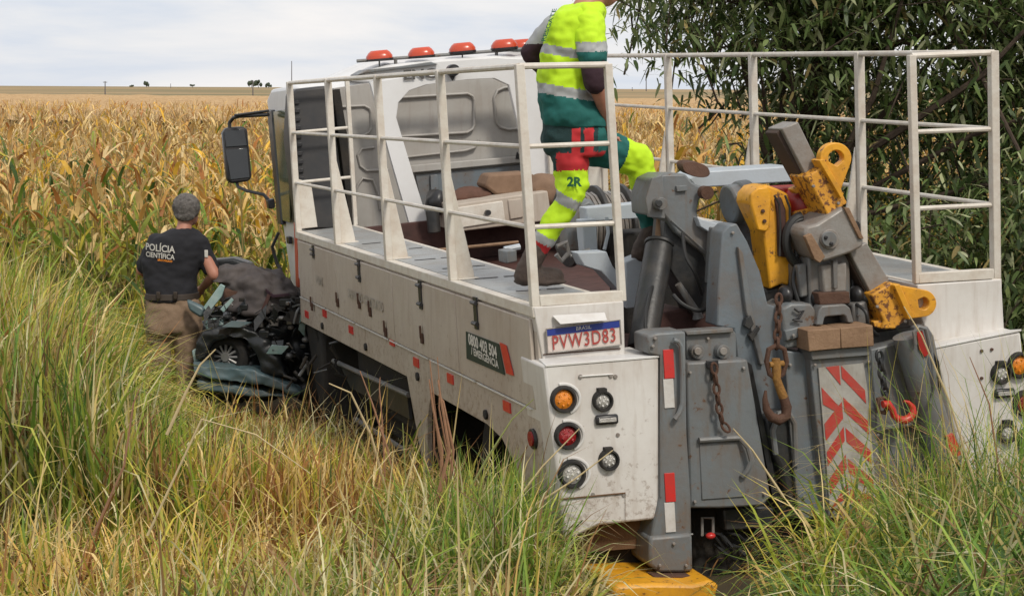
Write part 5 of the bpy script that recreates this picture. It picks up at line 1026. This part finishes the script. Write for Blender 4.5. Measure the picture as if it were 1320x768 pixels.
n = 42000; Y = rng.uniform(4.7, 9.2, n); X = rng.uniform(-.38, .045, n) * Y; k = (truckside(X, Y) > .02) & ((X < -.15) | (Y < 7.6)); X, Y = X[k], Y[k]
H = rng.uniform(.28, .66, len(X)) * np.where(X > -.3, .8, 1); blades('tall_grass', X, Y, H, [2.3, 4.0, 4.6, 1.2, 3.6, 2.8, 1.2, .6], .62, (.011, .026), (.02, .55), label='yellow-green and straw grass matted over the near bank', dry=.14)
n = 14000; Y = rng.uniform(5.5, 12.5, n); X = rng.uniform(-.3, .0, n) * Y; k = (truckside(X, Y) > .02); X, Y = X[k], Y[k]
blades('dry_grass', X, Y, rng.uniform(.3, .62, len(X)), [.4, .8, 1.6, .3, 4, 3.4, 3.6, 2.4], 1.05, (.009, .02), (.0, .4), label='dead brown and straw stems lying through the grass')
n = 5200; Y = rng.uniform(7.0, 8.35, n); X = rng.normal(-.14, .20, n); k = (X < .2) & (truckside(X, Y) > -.02); X, Y = X[k], Y[k]
blades('tall_grass', X, Y, rng.uniform(.35, .78, len(X)), [5, 6, 3.6, 2, 1.5, 1.5, .6, .2], .24, (.009, .020), (.0, .3), 5, label='upright green grass tuft in front of the rear wheel')
n = 17000; X = rng.uniform(.42, 2.9, n); Y = rng.uniform(4.9, 8.0, n); k = (Y < 7.75) & (X > 1.02 + .35 * (Y - 6.2) - .25 * np.clip(6.6 - Y, 0, 1)); X, Y = X[k], Y[k]
H = rng.uniform(.40, .86, len(X)) * np.interp(X / Y, [.09, .14, .2, .3], [.55, .8, 1.12, 1.16]); blades('tall_grass', X, Y, H, [6, 4.5, 2.0, 7, 1.0, 1.2, .5, .5], .42, (.013, .029), (.05, .5), 5, label='lush green grass in front of the lifting gear')
n = 1500; X = rng.uniform(1.6, 2.5, n); Y = rng.uniform(6.2, 7.7, n); blades('tall_grass', X, Y, rng.uniform(.8, 1.35, n), [4, 4, 4, 2, 3, 2, 1, 0], .2, (.005, .009), (.03, .35), 5, label='thin long stems rising in front of the right lamp housing')
n = 12000; Y = rng.uniform(9, 22, n); X = rng.uniform(.14, .42, n) * Y; k = ~under(X, Y); X, Y = X[k], Y[k]; blades('tall_grass', X, Y, rng.uniform(.4, .95, len(X)), [5, 4, 2, 4, 1, .5, .4, 0], .3, (.01, .02), label='shaded green grass under the tree')
n = 11000; Y = rng.uniform(13.2, 16.2, n); X = rng.uniform(-.36, -.06, n) * Y; k = ~under(X, Y) & ((Y > 14.7) | (X < -.25 * Y)); X, Y = X[k], Y[k]; H = rng.uniform(.35, .8, len(X)) * np.where(X < -2.9, 1.5, .8); blades('tall_grass', X, Y, H, [4, 4, 3, 2, 1.5, 1, .5, .3], .3, (.01, .02), label='green grass at the edge of the corn behind the officer')
n = 5000; Y = rng.uniform(8.3, 14.5, n); X = rng.uniform(-.2, .35, n) * Y; k = under(X, Y); X, Y = X[k], Y[k]; blades('dry_grass', X, Y, rng.uniform(.1, .3, len(X)), [1, 1, 1, 3, 1, .5, 2, 2], .6, label='trampled grass under the truck')
n = 2600; Y = rng.uniform(5.2, 11, n); X = rng.uniform(-.34, .03, n) * Y; k = truckside(X, Y) > .1; X, Y = X[k], Y[k]
blades('dry_grass', X, Y, rng.uniform(.6, 1.05, len(X)), [1.5, 2, 3, .5, 4, 5, 2, .5], .75, (.010, .020), (.0, .2), 5, .2, label='long straw stems lying criss-cross over the grass')
n = 260; Y = rng.uniform(5.4, 7.2, n); X = rng.uniform(.17, .36, n) * Y
blades('dry_grass', X, Y, rng.uniform(.6, .95, len(X)), [2, 2, 3, .5, 3, 5, 1, .5], .6, (.008, .016), (.0, .3), 5, .2, label='pale stems crossing the green grass before the lifting gear')
# single long stalks that cross in front of the lorry
def stalk(pts, r0, m, lab, cat='grass stalk'):
    b = B(); b.tube(pts, list(np.linspace(r0, r0 * .35, len(pts))), 6); tag(rebase(b.build('grass_stalk', m, None, xf=IDT)), lab, cat)
for nm, c in (('stalk_straw', (.56, .44, .24)), ('stalk_green', (.24, .27, .08)), ('stalk_brown', (.30, .155, .085))): mat(nm, c, .7, dirt=tuple(v * .5 for v in c), amt=.5, scale=20)
def S(d, *pp): return [W(x, y, d) for x, y in pp]
stalk(S(7.7, (632, 690), (660, 652), (700, 600), (747, 552)), .007, 'stalk_straw', 'straw-coloured stalk leaning across the red brake lamp')
stalk(S(7.6, (650, 700), (690, 650), (740, 618), (790, 580)), .007, 'stalk_straw', 'straw stalk leaning across the lower pair of clear lamps')
stalk(S(7.9, (600, 640), (628, 590), (660, 540), (688, 514)), .006, 'stalk_green', 'greenish stalk leaning over the wheel arch towards the orange lamp')
stalk(S(8.6, (500, 640), (478, 560), (452, 506), (424, 494)), .009, 'stalk_straw', 'bent pale stalk arching in front of the side guard')
stalk(S(8.5, (512, 650), (500, 580), (480, 520), (464, 478)), .008, 'stalk_brown', 'brown stalk left of the skirt fin')
stalk(S(8.6, (497, 640), (494, 560), (489, 500), (490, 486)), .006, 'stalk_brown', 'thin upright brown stalk in front of the side guard')
stalk(S(8.5, (525, 660), (522, 600), (519, 545)), .006, 'stalk_green', 'thin upright stalk just left of the skirt fin')
stalk(S(6.6, (215, 560), (240, 505), (258, 470), (278, 450)), .007, 'stalk_straw', 'straw stalk with a kinked tip below the officer')
stalk(S(6.4, (120, 690), (160, 600), (172, 520), (180, 500)), .006, 'stalk_brown', 'brown stalk standing in the left foreground')
stalk(S(6.0, (190, 690), (260, 540), (330, 560), (400, 610)), .005, 'stalk_straw', 'bent straw stem making an arch in the left foreground')
stalk(S(7.0, (1010, 640), (970, 580), (945, 552)), .006, 'stalk_straw', 'pale stem reaching over the left leg panel')
stalk(S(6.9, (1262, 640), (1225, 520), (1188, 432), (1165, 395)), .006, 'stalk_straw', 'long thin stem rising before the right lamp housing')
stalk(S(6.9, (1290, 620), (1275, 520), (1250, 460)), .005, 'stalk_brown', 'thin brown stem before the right lamp housing')
for k in range(7):
    r_ = random.Random(k); x = 563 + r_.uniform(-7, 9)
    stalk(S(8.0 + .02 * k, (560 + k * 8, 655), (x + 4 + r_.uniform(-6, 10), 580), (x, 520 + r_.uniform(-4, 8)), (x - 3 + r_.uniform(-4, 4), 478 + r_.uniform(-18, 40))), .011 - .0008 * k, 'stalk_brown', ('leftmost', 'second from left', 'third from left', 'middle', 'third from right', 'second from right', 'rightmost')[k] + ' foot of the dry brown cane stalks bundled before the wheel arch')
for o in SC.objects:
    if o.name.startswith('grass_stalk') and 'cane stalks bundled' in o.get('label', ''): o['group'] = 'dry cane stalks in front of the rear wheel arch'; o['category'] = 'cane stalk'
# ------------------------------------------------------------------ the tree on the right
TE = thing('tree', 'dense dark green tree with narrow drooping leaves behind the right side of the truck', 'tree', (2.35, 14.8, 0))
b = B(); trunk = [(2.35, 14.8, 0), (2.38, 14.8, .8), (2.30, 14.75, 1.5), (2.42, 14.7, 2.2), (2.7, 14.8, 3.0), (3.2, 15, 4.2), (3.5, 15, 5.4)]
b.tube(trunk, [.11, .095, .085, .075, .07, .05, .02], 10); b.build('trunk', 'bark', TE, xf=IDT)
els = [((3.5, 15.1, 3.2), (1.5, 1.2, 1.7), 400), ((4.9, 14.5, 2.5), (1.2, 1.2, 2.3), 380), ((4.2, 13.4, 1.1), (1.7, .8, 1.1), 260), ((1.9, 14.5, 4.0), (1.1, .9, .95), 120), ((2.3, 14.5, 2.9), (.7, .7, 1.0), 48), ((2.9, 14.6, 4.3), (1.4, 1.0, 1.2), 260), ((2.6, 15, 1.6), (.6, .8, 1.0), 26), ((1.35, 14.4, 3.45), (.6, .5, .45), 22)]
cl_ = []
for c, r, k in els:
    v = rng.normal(0, 1, (k, 3)); v /= np.linalg.norm(v, axis=1, keepdims=True); cl_.append(np.array(c) + v * (rng.uniform(.15, 1, (k, 1)) ** .5) * np.array(r))
cl_ = np.concatenate(cl_); cl_[:, 2] = np.maximum(cl_[:, 2], .35)
tp = [np.array(p) for p in trunk]
for k in range(16):
    c = cl_[rng.integers(len(cl_))]; a = tp[rng.integers(2, 6)]; mid = (a + c) / 2 + np.array([0, 0, .15]); B().tube([a, mid, c], [.035, .022, .006], 6).build('limb', 'bark', TE, xf=IDT)
b = B()
for bp in ([(2.4, 14.7, 1.6), (2.15, 14.5, 2.2), (1.95, 14.45, 2.9), (1.75, 14.4, 3.7)], [(2.4, 14.7, 1.4), (2.3, 14.45, 2.0), (2.35, 14.4, 2.8), (2.1, 14.4, 3.6)], [(2.35, 14.75, 1.2), (2.6, 14.3, 1.9), (2.95, 14.1, 2.7), (3.2, 14.0, 3.7)], [(2.4, 14.7, 1.9), (3.0, 14.2, 2.3), (3.8, 13.9, 2.9), (4.4, 13.8, 3.6)]): B().tube(bp, [.045, .035, .025, .01], 7).build('limb', 'bark', TE, xf=IDT)
for c in cl_[::3]: v = rng.normal(0, 1, 3) * .25; b.tube([c - v - np.array([0, 0, .25]), c, c + v + np.array([0, 0, -.05])], [.009, .006, .003], 4, cap=False)
o = b.build('twigs', 'bark', TE, xf=IDT); o['kind'] = 'stuff'
per = 40; n = len(cl_) * per; C0 = np.repeat(cl_, per, 0); off = rng.normal(0, 1, (n, 3)) * np.array([.20, .20, .17]); az = rng.uniform(0, 2 * np.pi, n); el = rng.uniform(-1.35, .45, n)
d = np.stack([np.cos(az) * np.cos(el), np.sin(az) * np.cos(el), np.sin(el)], 1)
tint = np.repeat(rng.uniform(.65, 1.6, (len(cl_), 1)), per, 0); col = pal(n, [(.06, .10, .03), (.11, .16, .05), (.19, .24, .09), (.33, .35, .19), (.28, .22, .09)], [2.6, 4.6, 5, 2.6, .7], .25) * tint
o = ribbons('foliage', C0 + off - np.array(TE['_base']), d, rng.uniform(.07, .19, n), rng.uniform(.020, .046, n), rng.uniform(.1, .6, n), col, 'tree_leaf', 3, twist=1.5, parent=TE); o['kind'] = 'stuff'
# ------------------------------------------------------------------ far things
def far_tree(px, d, w_, h_, lab, kind='tree'):
    w_ *= .72; h_ *= .78; base = W(px, 114, d); base[2] = far_z(d) + .0; t = thing('distant_tree', lab, 'tree', base, None); rr = random.Random(int(px)); b = B()
    for k in range(9): w_, h_ = w_, h_; p = base + np.array([rr.uniform(-.5, .5) * w_, rr.uniform(-.3, .3) * w_, rr.uniform(.35, .85) * h_]); b.ell(p, (w_ * .24, w_ * .24, h_ * .26), 10, 6)
    b.v = [tuple(np.array(p) + .12 * h_ * np.array(noise.noise_vector(Vector(p) * 3 / h_))) for p in b.v]
    o = b.build('crown', 'distant_leaf', t, xf=IDT); o['kind'] = 'stuff'
    B().tube([base + np.array([0, 0, -.5]), base + np.array([0, 0, h_ * .5])], w_ * .05, 6).build('trunk', 'bark', t, xf=IDT)
far_tree(189, 900, 3.6, 4.2, 'small lone distant tree on the skyline left of the mast'); far_tree(248, 900, 3.4, 2.0, 'low distant bush on the skyline')
far_tree(324, 900, 4.2, 4.6, 'left tree of the distant clump on the skyline near the cab'); far_tree(333, 905, 4.5, 4.9, 'right tree of the distant clump on the skyline near the cab'); far_tree(346, 905, 4.0, 3.4, 'low distant tree touching the cab mirror arm'); far_tree(170, 900, 2.6, 1.7, 'tiny distant shrub on the skyline')
def pole(px, ytop, d, lab, cross=True, ybot=None, r=.16):
    base = W(px, ybot or 120, d); top = W(px, ytop, d); t = thing('utility_pole', lab, 'pole', base); B().tube([base, top], [r, r * .7], 6).build('post', 'pole_grey', t, xf=IDT)
    if cross: a = top - np.array([0, 0, .06 * (top - base)[2]]); h = (top - base)[2]; B().tube([a - RX * h * .13, a + RX * h * .13], r * .5, 5).build('crossarm', 'pole_grey', t, xf=IDT)
    return top
pole(135.5, 105, 420, 'grey utility pole standing in the far field at the left', ybot=126); pole(326, 104, 420, 'utility pole before the distant tree clump', ybot=124); pole(220, 108, 800, 'thin tiny pole on the far skyline', False, 114); 
pole(376, 79, 700, 'tall thin mast on the skyline left of the cab', False, 116, .22)
p1 = pole(833, 95, 500, 'utility pole on the skyline right of the rescuer', True, 118); p2 = pole(815, 113, 800, 'short distant pole right of the rescuer', True, 118)
b = B(); b.tube([p1, W(858, 82, 300)], .03, 4); tag(rebase(b.build('power_line', 'pole_grey', None, xf=IDT)), 'thin power line rising to the right from the skyline pole', 'power line')
for o in list(SC.objects):
    if '_base' in o: del o['_base']
